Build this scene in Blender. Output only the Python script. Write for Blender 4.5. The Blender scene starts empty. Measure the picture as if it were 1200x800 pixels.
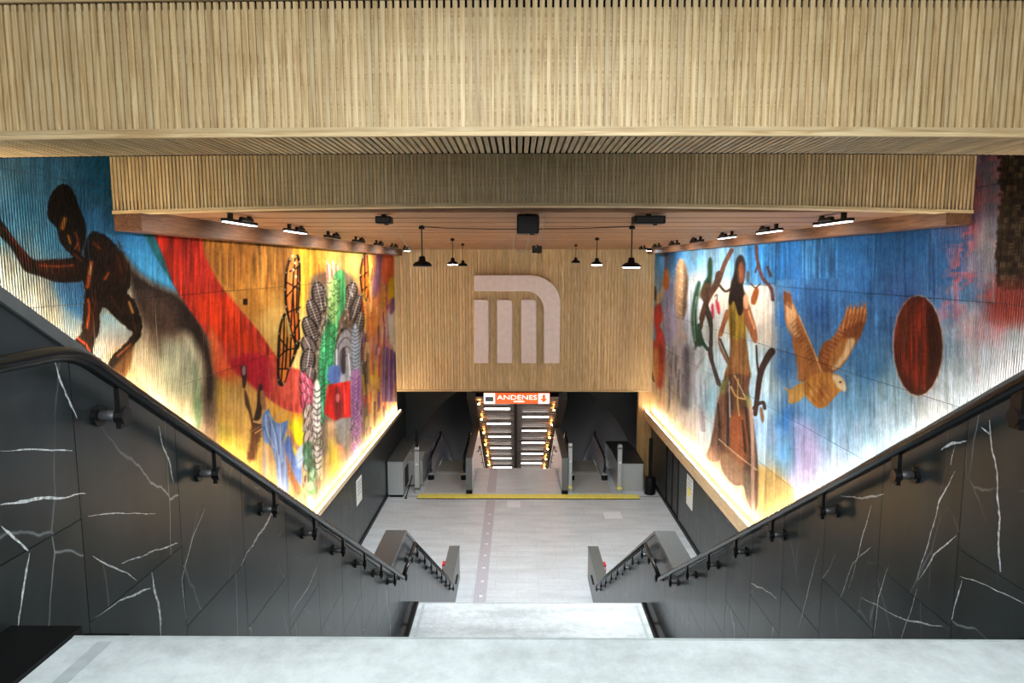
import bpy, math, random
import numpy as np
random.seed(7); RNG = np.random.default_rng(7)
scene = bpy.context.scene
COL = scene.collection

# ------------------------------------------------------------------ camera
ZC = 8.75                     # camera height over the hall floor
F, PITCH, YAW = 760.0, math.radians(6.6), math.radians(0.45)
cam_d = bpy.data.cameras.new('camera'); cam = bpy.data.objects.new('camera', cam_d); COL.objects.link(cam)
cam_d.sensor_width = 36.0; cam_d.lens = 36.0 * F / 1200.0; cam_d.clip_start = 0.05; cam_d.clip_end = 200
cam.location = (0, 0, ZC); cam.rotation_euler = (math.pi / 2 - PITCH, 0, YAW)
scene.camera = cam
# ------------------------------------------------------------------ world, exposure, large lights
world = bpy.data.worlds.new('world'); scene.world = world; world.use_nodes = True
bgn = world.node_tree.nodes['Background']; bgn.inputs[0].default_value = (1.0, 1.0, 1.0, 1); bgn.inputs[1].default_value = 0.9
vs = scene.view_settings; vs.view_transform = 'Standard'; vs.look = 'None'; vs.gamma = 1.0; vs.use_curve_mapping = False
vs.exposure = 0.8
def area(name, loc, size, power, color=(1, 1, 1), rot=(0, 0, 0), spread=180):
    l = bpy.data.lights.new(name, 'AREA'); l.shape = 'RECTANGLE'; l.size, l.size_y = size; l.energy = power; l.color = color
    l.spread = math.radians(spread)
    o = bpy.data.objects.new(name, l); COL.objects.link(o); o.location = loc; o.rotation_euler = rot
    return o
# lamps of the upper concourse the camera stands in: one over the floor behind it, two strips over the head of the stairs
area('concourse_ceiling_light_offscreen', (0.2, -2.8, ZC + 1.85), (6.0, 0.6), 190, (1.0, 0.98, 0.94), (math.radians(58), 0, 0))
for xx in (-0.55, 0.95): area('concourse_strip_light_offscreen', (xx, 2.2, ZC + 1.9), (0.14, 3.4), 30, (0.88, 0.95, 1.0))

# ------------------------------------------------------------------ pixel helpers (1200x800)
def ray(x, y):
    a = (x - 600) / F; b = -(y - 400) / F
    d = (a, math.cos(PITCH) + b * math.sin(PITCH), -math.sin(PITCH) + b * math.cos(PITCH))
    c, s = math.cos(-YAW), math.sin(-YAW)
    return np.array([d[0] * c + d[1] * s, -d[0] * s + d[1] * c, d[2]])
def atX(x, y, X): r = ray(x, y); return r * (X / r[0])
def atY(x, y, Y): r = ray(x, y); return r * (Y / r[1])
def atZ(x, y, Z): r = ray(x, y); return r * (Z / r[2])
def project(X, Y, Z):          # camera-relative arrays -> pixels
    c, s = math.cos(YAW), math.sin(YAW)
    x = X * c + Y * s; y = -X * s + Y * c
    dz = y * math.cos(PITCH) - Z * math.sin(PITCH); up = y * math.sin(PITCH) + Z * math.cos(PITCH)
    return 600 + F * x / dz, 400 - F * up / dz

# ------------------------------------------------------------------ materials
def lin(c):
    c = np.asarray(c, float) / 255.0
    return np.where(c <= 0.04045, c / 12.92, ((c + 0.055) / 1.055) ** 2.4)
def rgba(c): v = lin(c); return (float(v[0]), float(v[1]), float(v[2]), 1.0)
class NT:
    def __init__(s, name):
        s.m = bpy.data.materials.new(name); s.m.use_nodes = True; s.t = s.m.node_tree
        s.b = s.t.nodes['Principled BSDF']; s.out = s.t.nodes['Material Output']
    def n(s, typ, **kw):
        nd = s.t.nodes.new(typ)
        for k, v in kw.items():
            if k.startswith('i_'): nd.inputs[k[2:]].default_value = v
            else: setattr(nd, k, v)
        return nd
    def l(s, a, b): s.t.links.new(a, b)
    def ramp(s, stops, fac):
        r = s.n('ShaderNodeValToRGB'); e = r.color_ramp.elements
        while len(e) < len(stops): e.new(0.5)
        for i, (p, c) in enumerate(stops): e[i].position = p; e[i].color = c
        s.l(fac, r.inputs[0]); return r
    def coords(s, scale=(1, 1, 1), loc=(0, 0, 0), rot=(0, 0, 0)):
        tc = s.n('ShaderNodeTexCoord'); mp = s.n('ShaderNodeMapping')
        mp.inputs['Scale'].default_value = scale; mp.inputs['Location'].default_value = loc; mp.inputs['Rotation'].default_value = rot
        s.l(tc.outputs['Object'], mp.inputs['Vector']); return mp.outputs[0]
    def bump(s, h, strength, dist=0.01):
        b = s.n('ShaderNodeBump'); b.inputs['Strength'].default_value = strength; b.inputs['Distance'].default_value = dist
        s.l(h, b.inputs['Height']); s.l(b.outputs[0], s.b.inputs['Normal'])
def plain(name, c, rough=0.5, metal=0.0, noise=0.06, nscale=18.0, spec=0.5, bump=0.0):
    m = NT(name); v = m.coords()
    nz = m.n('ShaderNodeTexNoise'); nz.inputs['Scale'].default_value = nscale; nz.inputs['Detail'].default_value = 5; m.l(v, nz.inputs['Vector'])
    a = lin(c); r = m.ramp([(0.3, (*[float(x * (1 - noise * 2)) for x in a], 1)), (0.7, (*[float(min(1, x * (1 + noise * 2))) for x in a], 1))], nz.outputs[0])
    m.l(r.outputs[0], m.b.inputs['Base Color']); m.b.inputs['Roughness'].default_value = rough; m.b.inputs['Metallic'].default_value = metal
    m.b.inputs['Specular IOR Level'].default_value = spec
    if bump: m.bump(nz.outputs[0], bump)
    return m.m
def glow(name, c, strength):
    m = NT(name); m.b.inputs['Base Color'].default_value = rgba(c); m.b.inputs['Emission Color'].default_value = rgba(c)
    m.b.inputs['Emission Strength'].default_value = strength; return m.m
def wood(name, dark, mid, light, along='z', rough=0.5):
    m = NT(name); sc = {'z': (26, 26, 1.6), 'x': (1.6, 26, 26), 'y': (26, 1.6, 26)}[along]
    v = m.coords(sc); oi = m.n('ShaderNodeObjectInfo')
    mu = m.n('ShaderNodeMath', operation='MULTIPLY'); m.l(oi.outputs['Random'], mu.inputs[0]); mu.inputs[1].default_value = 40.0
    nz = m.n('ShaderNodeTexNoise', noise_dimensions='4D'); m.l(v, nz.inputs['Vector']); m.l(mu.outputs[0], nz.inputs['W'])
    nz.inputs['Scale'].default_value = 1.0; nz.inputs['Detail'].default_value = 4; nz.inputs['Distortion'].default_value = 1.4
    r = m.ramp([(0.30, rgba(dark)), (0.47, rgba(mid)), (0.66, rgba(light))], nz.outputs[0])
    hv = m.n('ShaderNodeHueSaturation'); m.l(r.outputs[0], hv.inputs['Color'])
    mr = m.n('ShaderNodeMapRange'); m.l(oi.outputs['Random'], mr.inputs[0]); mr.inputs[3].default_value = 0.84; mr.inputs[4].default_value = 1.12
    m.l(mr.outputs[0], hv.inputs['Value']); m.l(hv.outputs[0], m.b.inputs['Base Color'])
    m.b.inputs['Roughness'].default_value = rough; m.bump(nz.outputs[0], 0.25, 0.002); return m.m
def marble(name, base, veinc, rough, amt=1.0, sc=(1.0, 1.7, 0.8)):
    m = NT(name)
    oi = m.n('ShaderNodeObjectInfo'); v = m.coords(sc)
    off = m.n('ShaderNodeVectorMath', operation='MULTIPLY_ADD'); m.l(oi.outputs['Random'], off.inputs[0]); off.inputs[1].default_value = (9, 17, 23); m.l(v, off.inputs[2])
    dn = m.n('ShaderNodeTexNoise'); dn.inputs['Scale'].default_value = 2.2; dn.inputs['Detail'].default_value = 6; m.l(off.outputs[0], dn.inputs['Vector'])
    wp = m.n('ShaderNodeVectorMath', operation='MULTIPLY_ADD'); m.l(dn.outputs['Color'], wp.inputs[0]); wp.inputs[1].default_value = (0.14, 0.14, 0.14); m.l(off.outputs[0], wp.inputs[2])
    vo = m.n('ShaderNodeTexVoronoi', feature='DISTANCE_TO_EDGE'); vo.inputs['Scale'].default_value = 1.3; m.l(wp.outputs[0], vo.inputs['Vector'])
    vr = m.ramp([(0.0, (1, 1, 1, 1)), (0.003, (0.5, 0.5, 0.5, 1)), (0.008, (0, 0, 0, 1))], vo.outputs['Distance'])
    mk = m.n('ShaderNodeTexNoise'); mk.inputs['Scale'].default_value = 1.6; mk.inputs['Detail'].default_value = 3; m.l(off.outputs[0], mk.inputs['Vector'])
    mr = m.ramp([(0.46, (0, 0, 0, 1)), (0.66, (1, 1, 1, 1))], mk.outputs[0])
    mul = m.n('ShaderNodeMath', operation='MULTIPLY'); m.l(vr.outputs[0], mul.inputs[0]); m.l(mr.outputs[0], mul.inputs[1])
    mul2 = m.n('ShaderNodeMath', operation='MULTIPLY'); m.l(mul.outputs[0], mul2.inputs[0]); mul2.inputs[1].default_value = amt
    b = lin(base)
    cl = m.ramp([(0.3, (*[float(x * 0.7) for x in b], 1)), (0.62, (*[float(x * 1.35) for x in b], 1))], dn.outputs[0])
    mx = m.n('ShaderNodeMixRGB'); m.l(mul2.outputs[0], mx.inputs[0]); m.l(cl.outputs[0], mx.inputs[1]); mx.inputs[2].default_value = rgba(veinc)
    m.l(mx.outputs[0], m.b.inputs['Base Color']); m.b.inputs['Roughness'].default_value = rough; return m.m
def stone_floor(name, c, tile=None, rough=0.5, lo=0.80, hi=1.14, p0=0.34, p1_=0.64):
    m = NT(name); v = m.coords()
    nz = m.n('ShaderNodeTexNoise'); nz.inputs['Scale'].default_value = 9; nz.inputs['Detail'].default_value = 10; nz.inputs['Roughness'].default_value = 0.8; m.l(v, nz.inputs['Vector'])
    st = m.n('ShaderNodeTexNoise'); st.inputs['Scale'].default_value = 1; st.inputs['Detail'].default_value = 5
    v2 = m.coords((0.8, 3.5, 3.5)); m.l(v2, st.inputs['Vector'])
    ad = m.n('ShaderNodeMath', operation='ADD'); m.l(nz.outputs[0], ad.inputs[0]); m.l(st.outputs[0], ad.inputs[1])
    hf = m.n('ShaderNodeMath', operation='MULTIPLY'); m.l(ad.outputs[0], hf.inputs[0]); hf.inputs[1].default_value = 0.5
    b = lin(c); r = m.ramp([(p0, (*[float(x * lo) for x in b], 1)), (p1_, (*[float(min(1, x * hi)) for x in b], 1))], hf.outputs[0])
    col = r.outputs[0]
    if tile:
        br = m.n('ShaderNodeTexBrick', offset=0.5); m.l(m.coords(), br.inputs['Vector'])
        br.inputs['Scale'].default_value = 1.0; br.inputs['Brick Width'].default_value = tile[0]; br.inputs['Row Height'].default_value = tile[1]
        br.inputs['Mortar Size'].default_value = 0.004; br.inputs['Color1'].default_value = (1, 1, 1, 1); br.inputs['Color2'].default_value = (0.94, 0.94, 0.94, 1); br.inputs['Mortar'].default_value = (0.7, 0.7, 0.7, 1)
        mx = m.n('ShaderNodeMixRGB', blend_type='MULTIPLY'); mx.inputs[0].default_value = 1; m.l(col, mx.inputs[1]); m.l(br.outputs[0], mx.inputs[2]); col = mx.outputs[0]
    m.l(col, m.b.inputs['Base Color']); m.b.inputs['Roughness'].default_value = rough; return m.m
def brushed(name, c, rough):
    m = NT(name); v = m.coords((2, 2, 60)); nz = m.n('ShaderNodeTexNoise'); nz.inputs['Scale'].default_value = 3; m.l(v, nz.inputs['Vector'])
    m.b.inputs['Base Color'].default_value = rgba(c); m.b.inputs['Metallic'].default_value = 0.45
    mr = m.n('ShaderNodeMapRange'); m.l(nz.outputs[0], mr.inputs[0]); mr.inputs[3].default_value = rough - .08; mr.inputs[4].default_value = rough + .12
    m.l(mr.outputs[0], m.b.inputs['Roughness']); return m.m
def painted(name, ribs):
    m = NT(name); a = m.n('ShaderNodeAttribute'); a.attribute_name = 'paint'
    m.l(a.outputs['Color'], m.b.inputs['Base Color']); m.b.inputs['Roughness'].default_value = 0.55; m.b.inputs['Specular IOR Level'].default_value = 0.08
    if not ribs: return m.m
    w = m.n('ShaderNodeTexWave', wave_type='BANDS', bands_direction='Y', wave_profile='SIN'); m.l(m.coords(), w.inputs['Vector'])
    w.inputs['Scale'].default_value = 2 * math.pi / 20.0 / 0.036
    m.bump(w.outputs[0], ribs, 0.035); return m.m
M = dict(
    oak=wood('oak_light', (178, 148, 102), (210, 184, 136), (230, 210, 166)),
    oak_x=wood('oak_trim', (184, 154, 108), (212, 186, 138), (230, 210, 166), 'x'), oak_y=wood('oak_soffit', (178, 148, 102), (210, 184, 136), (230, 210, 166), 'y'),
    brown=wood('walnut_brown', (84, 54, 36), (108, 72, 48), (130, 92, 64), 'y'),
    plank=wood('ceiling_plank', (128, 88, 58), (152, 108, 74), (172, 128, 90), 'x'),
    gap=plain('dark_void', (9, 7, 6), 0.9, spec=0.1),
    ledge=wood('ledge_wood', (184, 150, 108), (206, 176, 134), (220, 194, 152), 'y'),
    marble=marble('black_marble', (40, 47, 49), (200, 208, 212), 0.30, 0.6),
    marble2=marble('base_marble', (40, 47, 49), (200, 208, 212), 0.30, 0.8, (1, 2.2, 0.5)),
    vein=plain('white_vein', (200, 208, 212), 0.4, noise=0.3, nscale=60),
    cap=plain('cap_stone', (88, 92, 91), 0.28),
    black=plain('black_paint', (9, 9, 10), 0.5, spec=0.25), rail=plain('black_rail', (17, 17, 18), 0.25, 0.2),
    bracket=plain('bracket_black', (22, 22, 24), 0.35, 0.3), tube=brushed('bracket_steel', (104, 108, 112), 0.3),
    slab=stone_floor('pale_granite', (196, 206, 208), None, 0.42, 0.66, 1.16, 0.40, 0.62), floor=stone_floor('floor_granite', (200, 208, 212), (1.2, 0.6), 0.38),
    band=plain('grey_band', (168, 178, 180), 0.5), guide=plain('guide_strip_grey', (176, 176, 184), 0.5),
    steel=brushed('stainless_steel', (184, 188, 188), 0.30), steel_d=brushed('dark_steel', (110, 114, 114), 0.35),
    white=plain('white_panel', (226, 228, 236), 0.4), logo=plain('logo_white', (240, 232, 234), 0.55, noise=0.03, nscale=6, bump=0.2),
    yellow=plain('yellow_rubber', (236, 224, 104), 0.6), paper=plain('paper', (226, 226, 220), 0.7),
    darkdoor=plain('graphite_door', (44, 46, 48), 0.45), shaft=plain('shaft_dark', (40, 41, 43), 0.8), arch=plain('arch_dark', (44, 49, 51), 0.6),
    rubber=plain('handrail_rubber', (18, 18, 19), 0.4), concrete=plain('plain_ceiling', (120, 116, 110), 0.8),
    tslat=plain('tunnel_slat', (120, 110, 104), 0.35, 0.4), orange=glow('sign_orange', (228, 96, 44), 0.55), signw=glow('sign_white', (250, 244, 236), 0.8),
    led=glow('led_warm', (255, 232, 196), 78.0), led_w=glow('led_white', (255, 244, 226), 62.0), tubelight=glow('tube_light', (255, 250, 242), 5.0),
    lamp_on=glow('lamp_face', (245, 250, 255), 30.0), lamp_off=plain('lamp_face_off', (120, 118, 112), 0.3), amber=glow('amber_lamp', (255, 160, 70), 60.0),
    tlamp=glow('tunnel_lamp', (255, 248, 240), 4.0), red=plain('red_plastic', (205, 40, 45), 0.4), cable=plain('white_cable', (175, 170, 165), 0.5),
    plate=plain('floor_plate_grey', (188, 192, 190), 0.45, 0.1, nscale=40), tread=plain('escalator_tread', (150, 150, 138), 0.5),
    dimtube=plain('tube_dim', (70, 62, 54), 0.4),
    mural_near=painted('mural_ribbed', 0.9), mural_far=painted('mural_smooth', 0), pilaster=wood('pilaster_wood', (150, 116, 70), (182, 146, 94), (200, 166, 112)),
)
gm = NT('balustrade_glass'); gm.b.inputs['Base Color'].default_value = rgba((228, 226, 238)); gm.b.inputs['Roughness'].default_value = 0.12  # pale lilac, nearly opaque: the bright reflection is put into the glass colour
gm.b.inputs['Transmission Weight'].default_value = 0.1; gm.b.inputs['Metallic'].default_value = 0.0; M['glass'] = gm.m

# ------------------------------------------------------------------ mesh helpers
BOXF = [(0, 3, 2, 1), (4, 5, 6, 7), (0, 1, 5, 4), (1, 2, 6, 5), (2, 3, 7, 6), (3, 0, 4, 7)]
class MB:
    def __init__(s): s.v = []; s.f = []
    def add(s, v, f):
        o = len(s.v); s.v += [tuple(map(float, p)) for p in v]; s.f += [tuple(i + o for i in q) for q in f]; return s
    def box(s, x0, x1, y0, y1, z0, z1):
        return s.add([(x0, y0, z0), (x1, y0, z0), (x1, y1, z0), (x0, y1, z0), (x0, y0, z1), (x1, y0, z1), (x1, y1, z1), (x0, y1, z1)], BOXF)
    def prism_x(s, pts, x0, x1):       # polygon of (y, z), extruded along x
        n = len(pts); a = sum(pts[i][0] * pts[(i + 1) % n][1] - pts[(i + 1) % n][0] * pts[i][1] for i in range(n))
        if a < 0: pts = pts[::-1]
        if x0 > x1: x0, x1 = x1, x0
        v = [(x0, y, z) for y, z in pts] + [(x1, y, z) for y, z in pts]
        f = [tuple(range(n))[::-1], tuple(range(n, 2 * n))] + [(i, (i + 1) % n, n + (i + 1) % n, n + i) for i in range(n)]
        return s.add(v, f)
    def prism_y(s, pts, y0, y1):       # polygon of (x, z), extruded along y
        n = len(pts); a = sum(pts[i][0] * pts[(i + 1) % n][1] - pts[(i + 1) % n][0] * pts[i][1] for i in range(n))
        if a < 0: pts = pts[::-1]
        v = [(x, y0, z) for x, z in pts] + [(x, y1, z) for x, z in pts]
        f = [tuple(range(n)), tuple(range(n, 2 * n))[::-1]] + [((i + 1) % n, i, n + i, n + (i + 1) % n) for i in range(n)]
        return s.add(v, f)
    def tube(s, pts, r, seg=12, caps=True):
        P = [np.array(p, float) for p in pts]; rs = r if isinstance(r, (list, tuple)) else [r] * len(P); o = len(s.v); up = None
        for i, p in enumerate(P):
            t = (P[min(i + 1, len(P) - 1)] - P[max(i - 1, 0)]); t /= np.linalg.norm(t) + 1e-12
            if up is None: up = np.array([0, 0, 1.0]) if abs(t[2]) < 0.9 else np.array([1.0, 0, 0])
            a = np.cross(t, up); a /= np.linalg.norm(a); b = np.cross(a, t); up = b
            for k in range(seg):
                w = 2 * math.pi * k / seg; s.v.append(tuple(p + rs[i] * (math.cos(w) * a + math.sin(w) * b)))
        for i in range(len(P) - 1):
            for k in range(seg):
                k2 = (k + 1) % seg; s.f.append((o + i * seg + k, o + i * seg + k2, o + (i + 1) * seg + k2, o + (i + 1) * seg + k))
        if caps: s.f.append(tuple(o + k for k in range(seg))[::-1]); s.f.append(tuple(o + (len(P) - 1) * seg + k for k in range(seg)))
        return s
    def lathe(s, prof, c, seg=20):     # profile of (radius, z)
        o = len(s.v); n = len(prof)
        for r, z in prof:
            for k in range(seg):
                w = 2 * math.pi * k / seg; s.v.append((c[0] + r * math.cos(w), c[1] + r * math.sin(w), c[2] + z))
        for i in range(n - 1):
            for k in range(seg):
                k2 = (k + 1) % seg; s.f.append((o + i * seg + k, o + i * seg + k2, o + (i + 1) * seg + k2, o + (i + 1) * seg + k))
        s.f.append(tuple(o + k for k in range(seg))[::-1]); s.f.append(tuple(o + (n - 1) * seg + k for k in range(seg))); return s
    def mesh(s, name, mat):
        m = bpy.data.meshes.new(name); m.from_pydata(s.v, [], s.f); m.materials.append(M[mat]); m.validate(); m.update(); return m
    def build(s, name, mat, parent=None, smooth=False):
        m = s.mesh(name, mat)
        if smooth: m.polygons.foreach_set('use_smooth', [len(p.vertices) == 4 for p in m.polygons])
        return link(name, m, parent)
def link(name, data, parent=None, loc=None):
    o = bpy.data.objects.new(name, data); COL.objects.link(o)
    if parent is not None:
        o.parent = parent
        if parent.type == 'EMPTY': o.matrix_parent_inverse = Matrix.Translation(-parent.location)
    if loc is not None: o.location = loc
    return o
from mathutils import Matrix
def tag(o, label, cat=None, group=None, kind=None):
    o['label'] = label
    if cat: o['category'] = cat
    if group: o['group'] = group
    if kind: o['kind'] = kind
    return o
def empty(name, loc, label, cat=None, group=None, kind=None):
    o = bpy.data.objects.new(name, None); COL.objects.link(o); o.location = loc; o.empty_display_size = 0.1
    return tag(o, label, cat, group, kind)
Z = lambda z: ZC + z
# ================================================================== STRUCTURE
XL, XR, DEND = -4.95, 5.52, 26.2
XWL, XWR, WT = -1.615, 2.0, 0.27            # inner faces of the stair walls, thickness
XC = (XL + XR) / 2
def seam_grid_floor():
    f = MB().box(XL - .3, XR + .3, 0.5, 27.5, -0.3, 0).build('floor', 'floor'); tag(f, 'pale grey stone floor of the lower hall', kind='structure')
    u = MB().box(-1.386, 1.78, -3.0, 1.90, Z(-1.15) - .17, Z(-1.15)).build('floor_upper', 'slab')
    tag(u, 'pale granite floor slab at the head of the stairs', kind='structure')
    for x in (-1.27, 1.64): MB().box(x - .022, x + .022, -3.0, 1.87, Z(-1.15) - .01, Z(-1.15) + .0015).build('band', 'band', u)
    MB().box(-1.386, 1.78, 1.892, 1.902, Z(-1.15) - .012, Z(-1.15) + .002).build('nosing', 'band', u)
seam_grid_floor()

# ---- stair flights
NST = 22; R1 = 3.83 / NST; T1 = 6.0 / NST; R2 = 3.77 / NST; T2 = 5.95 / NST
def flight(label, y0, z0, rise, tread, x0, x1):
    e = empty('staircase', (0, y0, z0 - rise * NST), label, 'staircase')
    for i in range(NST - 1):
        yy = y0 + i * tread; zz = z0 - (i + 1) * rise
        MB().box(x0, x1, yy, yy + tread + .02, zz - .30, zz).build('step', 'slab', e)
    for xa, xb in ((XWL, x0), (x1, XWR)):
        pts = []
        for i in range(NST): pts += [(y0 + i * tread, z0 - i * rise + .015), (y0 + (i + .98) * tread, z0 - i * rise + .015)]
        pts += [(y0 + NST * tread, z0 - NST * rise), (y0 + (NST - 1) * tread, z0 - NST * rise), (y0, z0 - .45)]
        b = MB(); 
        for i in range(NST): b.box(xa, xb, y0 + i * tread, y0 + (i + 1) * tread, z0 - (i + 1) * rise - .3, z0 - (i + 1) * rise + .02)
        b.build('side_gutter', 'black', e)
    return e
flight('upper flight of pale granite steps falling to the landing', 1.9, Z(-1.15), R1, T1, -1.386, 1.78)
flight('lower flight of pale granite steps falling from landing to hall floor', 9.16, Z(-4.98), R2, T2, -1.46, 1.85)
ld = MB().box(-1.46, 1.85, 7.9, 9.16, Z(-4.98) - .3, Z(-4.98)).build('floor_landing', 'slab'); tag(ld, 'pale granite landing between the two stair flights', kind='structure')
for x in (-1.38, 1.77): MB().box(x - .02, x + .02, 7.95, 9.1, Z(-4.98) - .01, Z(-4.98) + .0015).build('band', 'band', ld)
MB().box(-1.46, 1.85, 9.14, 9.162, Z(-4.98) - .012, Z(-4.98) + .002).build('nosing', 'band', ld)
for a, b, nm in ((XWL, -1.462, 'left'), (1.852, XWR, 'right')):
    k = MB().box(a, b, 7.9, 9.16, Z(-4.98) - .3, Z(-4.98) + .015).build('trim_landing_' + nm, 'black'); tag(k, 'black kerb along the landing at the stair wall on the %s mural side' % ('red' if nm == 'left' else 'eagle'), kind='structure')
for a, b, nm in ((XWL, -1.388, 'left'), (1.782, XWR, 'right')):
    k = MB().box(a, b, -3, 1.94, Z(-1.15) - .3, Z(-1.15) + .012).build('trim_slab_' + nm, 'black'); tag(k, 'black channel between the top slab and the stair wall, %s mural side' % ('red' if nm == 'left' else 'eagle'), kind='structure')

# ---- stair side walls: core, marble panels, veins, cap
SL = 0.65
PROF = [(-3.0, 0.10), (1.76, 0.10), (7.76, 0.10 - SL * 6.0), (9.02, 0.10 - SL * 6.0), (15.35, -7.80), (17.45, -7.80)]
def prof(d):
    for (a, za), (b, zb) in zip(PROF, PROF[1:]):
        if d <= b: return za + (zb - za) * (d - a) / (b - a)
    return PROF[-1][1]
def stairline(d):                      # surface the wall stands on
    if d < 1.9: return -1.15
    if d < 7.9: return -1.15 - 3.83 * (d - 1.9) / 6.0
    if d < 9.16: return -4.98
    if d < 15.1: return -4.98 - 3.77 * (d - 9.16) / 5.95
    return -8.75
def stair_wall(side, X, sg, label):
    lip = 0.022
    pts = [(d, Z(z) - .05) for d, z in PROF] + [(17.45, 0.0), (-3.0, 0.0)]
    core = MB()
    for (a, za), (b, zb) in zip(PROF, PROF[1:]):
        core.prism_x([(a, 0), (b, 0), (b, Z(zb) - .05), (a, Z(za) - .05)], X + sg * lip, X + sg * WT)
    w = core.build('wall_stair_' + side, 'marble'); tag(w, label, kind='structure')
    e0, pitch, s0, ds_ = (2.30, .68, -.93, .41) if side == 'left' else (2.83, .615, -1.27, .38)
    edges = [e0 - pitch * 9 + pitch * k for k in range(0, 40)]
    for k in range(len(edges) - 1):
        a, b = max(edges[k], -3.0), min(edges[k + 1], 17.45)
        if a >= b: continue
        seam = s0 - ds_ * (k - 8)
        if k < 7: seam = -.52
        if 8.0 < b and a < 9.2: seam = max(seam, -4.55)
        if seam < -8.2: seam = -99
        ds = sorted({a, b, *[d for d, _ in PROF if a < d < b]})
        top = [(d, prof(d) - .05) for d in ds]
        mt = min(z for _, z in top)
        if seam > mt - .12: seam = mt - .35
        low = min(stairline(a), stairline(b)) - .35
        low = max(low, -8.75)
        g = .0022
        if seam <= low + .05:
            MB().prism_x([(a + g, Z(low)), (b - g, Z(low))] + [(min(max(d, a + g), b - g), Z(z)) for d, z in top[::-1]], X, X + sg * (lip + .003)).build('marble_panel', 'marble', w)
        else:
            MB().prism_x([(a + g, Z(seam) + g), (b - g, Z(seam) + g)] + [(min(max(d, a + g), b - g), Z(z)) for d, z in top[::-1]], X, X + sg * (lip + .003)).build('marble_panel', 'marble', w)
            MB().prism_x([(a + g, Z(low)), (b - g, Z(low)), (b - g, Z(seam) - g), (a + g, Z(seam) - g)], X, X + sg * (lip + .003)).build('marble_panel', 'marble', w)
    # stone cap, one piece for each straight run
    x0, x1 = X - sg * .012, X + sg * (WT + .015)
    for (a, za), (b, zb) in zip(PROF, PROF[1:]):
        n = max(1, round((b - a) / 1.5))
        for i in range(n):
            p, q = a + (b - a) * i / n, a + (b - a) * (i + 1) / n; g = .002
            MB().prism_x([(p + g, Z(prof(p)) - .05), (q - g, Z(prof(q)) - .05), (q - g, Z(prof(q))), (p + g, Z(prof(p)))], x0, x1).build('cap_stone', 'cap', w)
    return w
wl = stair_wall('left', XWL, -1, 'dark veined marble wall beside the stairs, on the red mural side')
wr = stair_wall('right', XWR, 1, 'dark veined marble wall beside the stairs, on the eagle mural side')
def vein(wall, X, sg, pix, width):
    pts = [atX(x, y, X) for x, y in pix]; P = []; ph = random.uniform(0, 9)
    for a, b in zip(pts, pts[1:]):
        n = max(2, int(np.linalg.norm(b - a) / .02))
        for i in range(n): P.append(a + (b - a) * i / n)
    P.append(pts[-1]); n = len(P); L = []; Rr = []
    t = pts[-1] - pts[0]; t /= np.linalg.norm(t); nn = np.array([0, -t[2], t[1]])
    for i, p in enumerate(P):
        w = width * (.3 + .8 * random.random() + .45 * (1 + math.sin(i * .17 + ph))) * min(1, .25 + 3 * i / n, .25 + 3 * (n - i) / n); j = width * (.7 * math.sin(i * .21 + ph) + .4 * math.sin(i * .67 + 2 * ph) + .5 * (random.random() - .5))
        L.append(p + nn * (j + w / 2)); Rr.append(p + nn * (j - w / 2))
    v = [(X - sg * .0012, q[1], ZC + q[2]) for q in L + Rr]
    MB().add(v, [(i, i + 1, n + i + 1, n + i) for i in range(n - 1)]).build('vein', 'vein', wall)
for px, w in [([(64, 424), (70, 445), (82, 466), (91, 489)], .016), ([(185, 500), (190, 522), (198, 542), (204, 565)], .011), ([(324, 590), (305, 625), (282, 662)], .022),
              ([(176, 672), (182, 698), (187, 722), (190, 744)], .017), ([(0, 593), (40, 586), (100, 577)], .011), ([(34, 648), (26, 690), (22, 738)], .010), ([(0, 618), (18, 632), (32, 646)], .008),
              ([(108, 652), (128, 664), (150, 670), (160, 680)], .008), ([(103, 605), (140, 600), (182, 602)], .006), ([(142, 660), (175, 646), (208, 638)], .012), ([(110, 722), (140, 704), (176, 690)], .010),
              ([(240, 595), (225, 630), (213, 680), (218, 725)], .007), ([(0, 527), (45, 527), (84, 529)], .006), ([(375, 655), (360, 690), (340, 720)], .012), ([(452, 690), (456, 720), (458, 748)], .02)]:
    vein(wl, XWL, -1, px, w * .62)
for px, w in [([(1160, 492), (1164, 530), (1168, 570), (1172, 625), (1173, 670)], .017), ([(1150, 500), (1162, 510)], .007), ([(1133, 517), (1118, 520), (1103, 525)], .014), ([(1119, 521), (1115, 545)], .008),
              ([(1120, 553), (1100, 590), (1092, 620), (1075, 680)], .010), ([(1122, 628), (1095, 650), (1076, 680)], .008), ([(1075, 690), (1062, 730), (1056, 748)], .008), ([(1010, 700), (1050, 722), (1105, 735)], .009),
              ([(1042, 660), (1030, 700), (1024, 745)], .006), ([(1128, 680), (1115, 725)], .008), ([(1125, 675), (1160, 688), (1200, 706)], .008), ([(1036, 580), (1018, 583), (985, 580)], .013), ([(1022, 592), (1008, 640), (995, 690)], .008),
              ([(985, 700), (1000, 660), (1020, 640)], .009), ([(960, 640), (948, 690), (936, 735)], .007), ([(880, 682), (910, 700)], .016)]:
    vein(wr, XWR, 1, px, w * .62)

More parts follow.
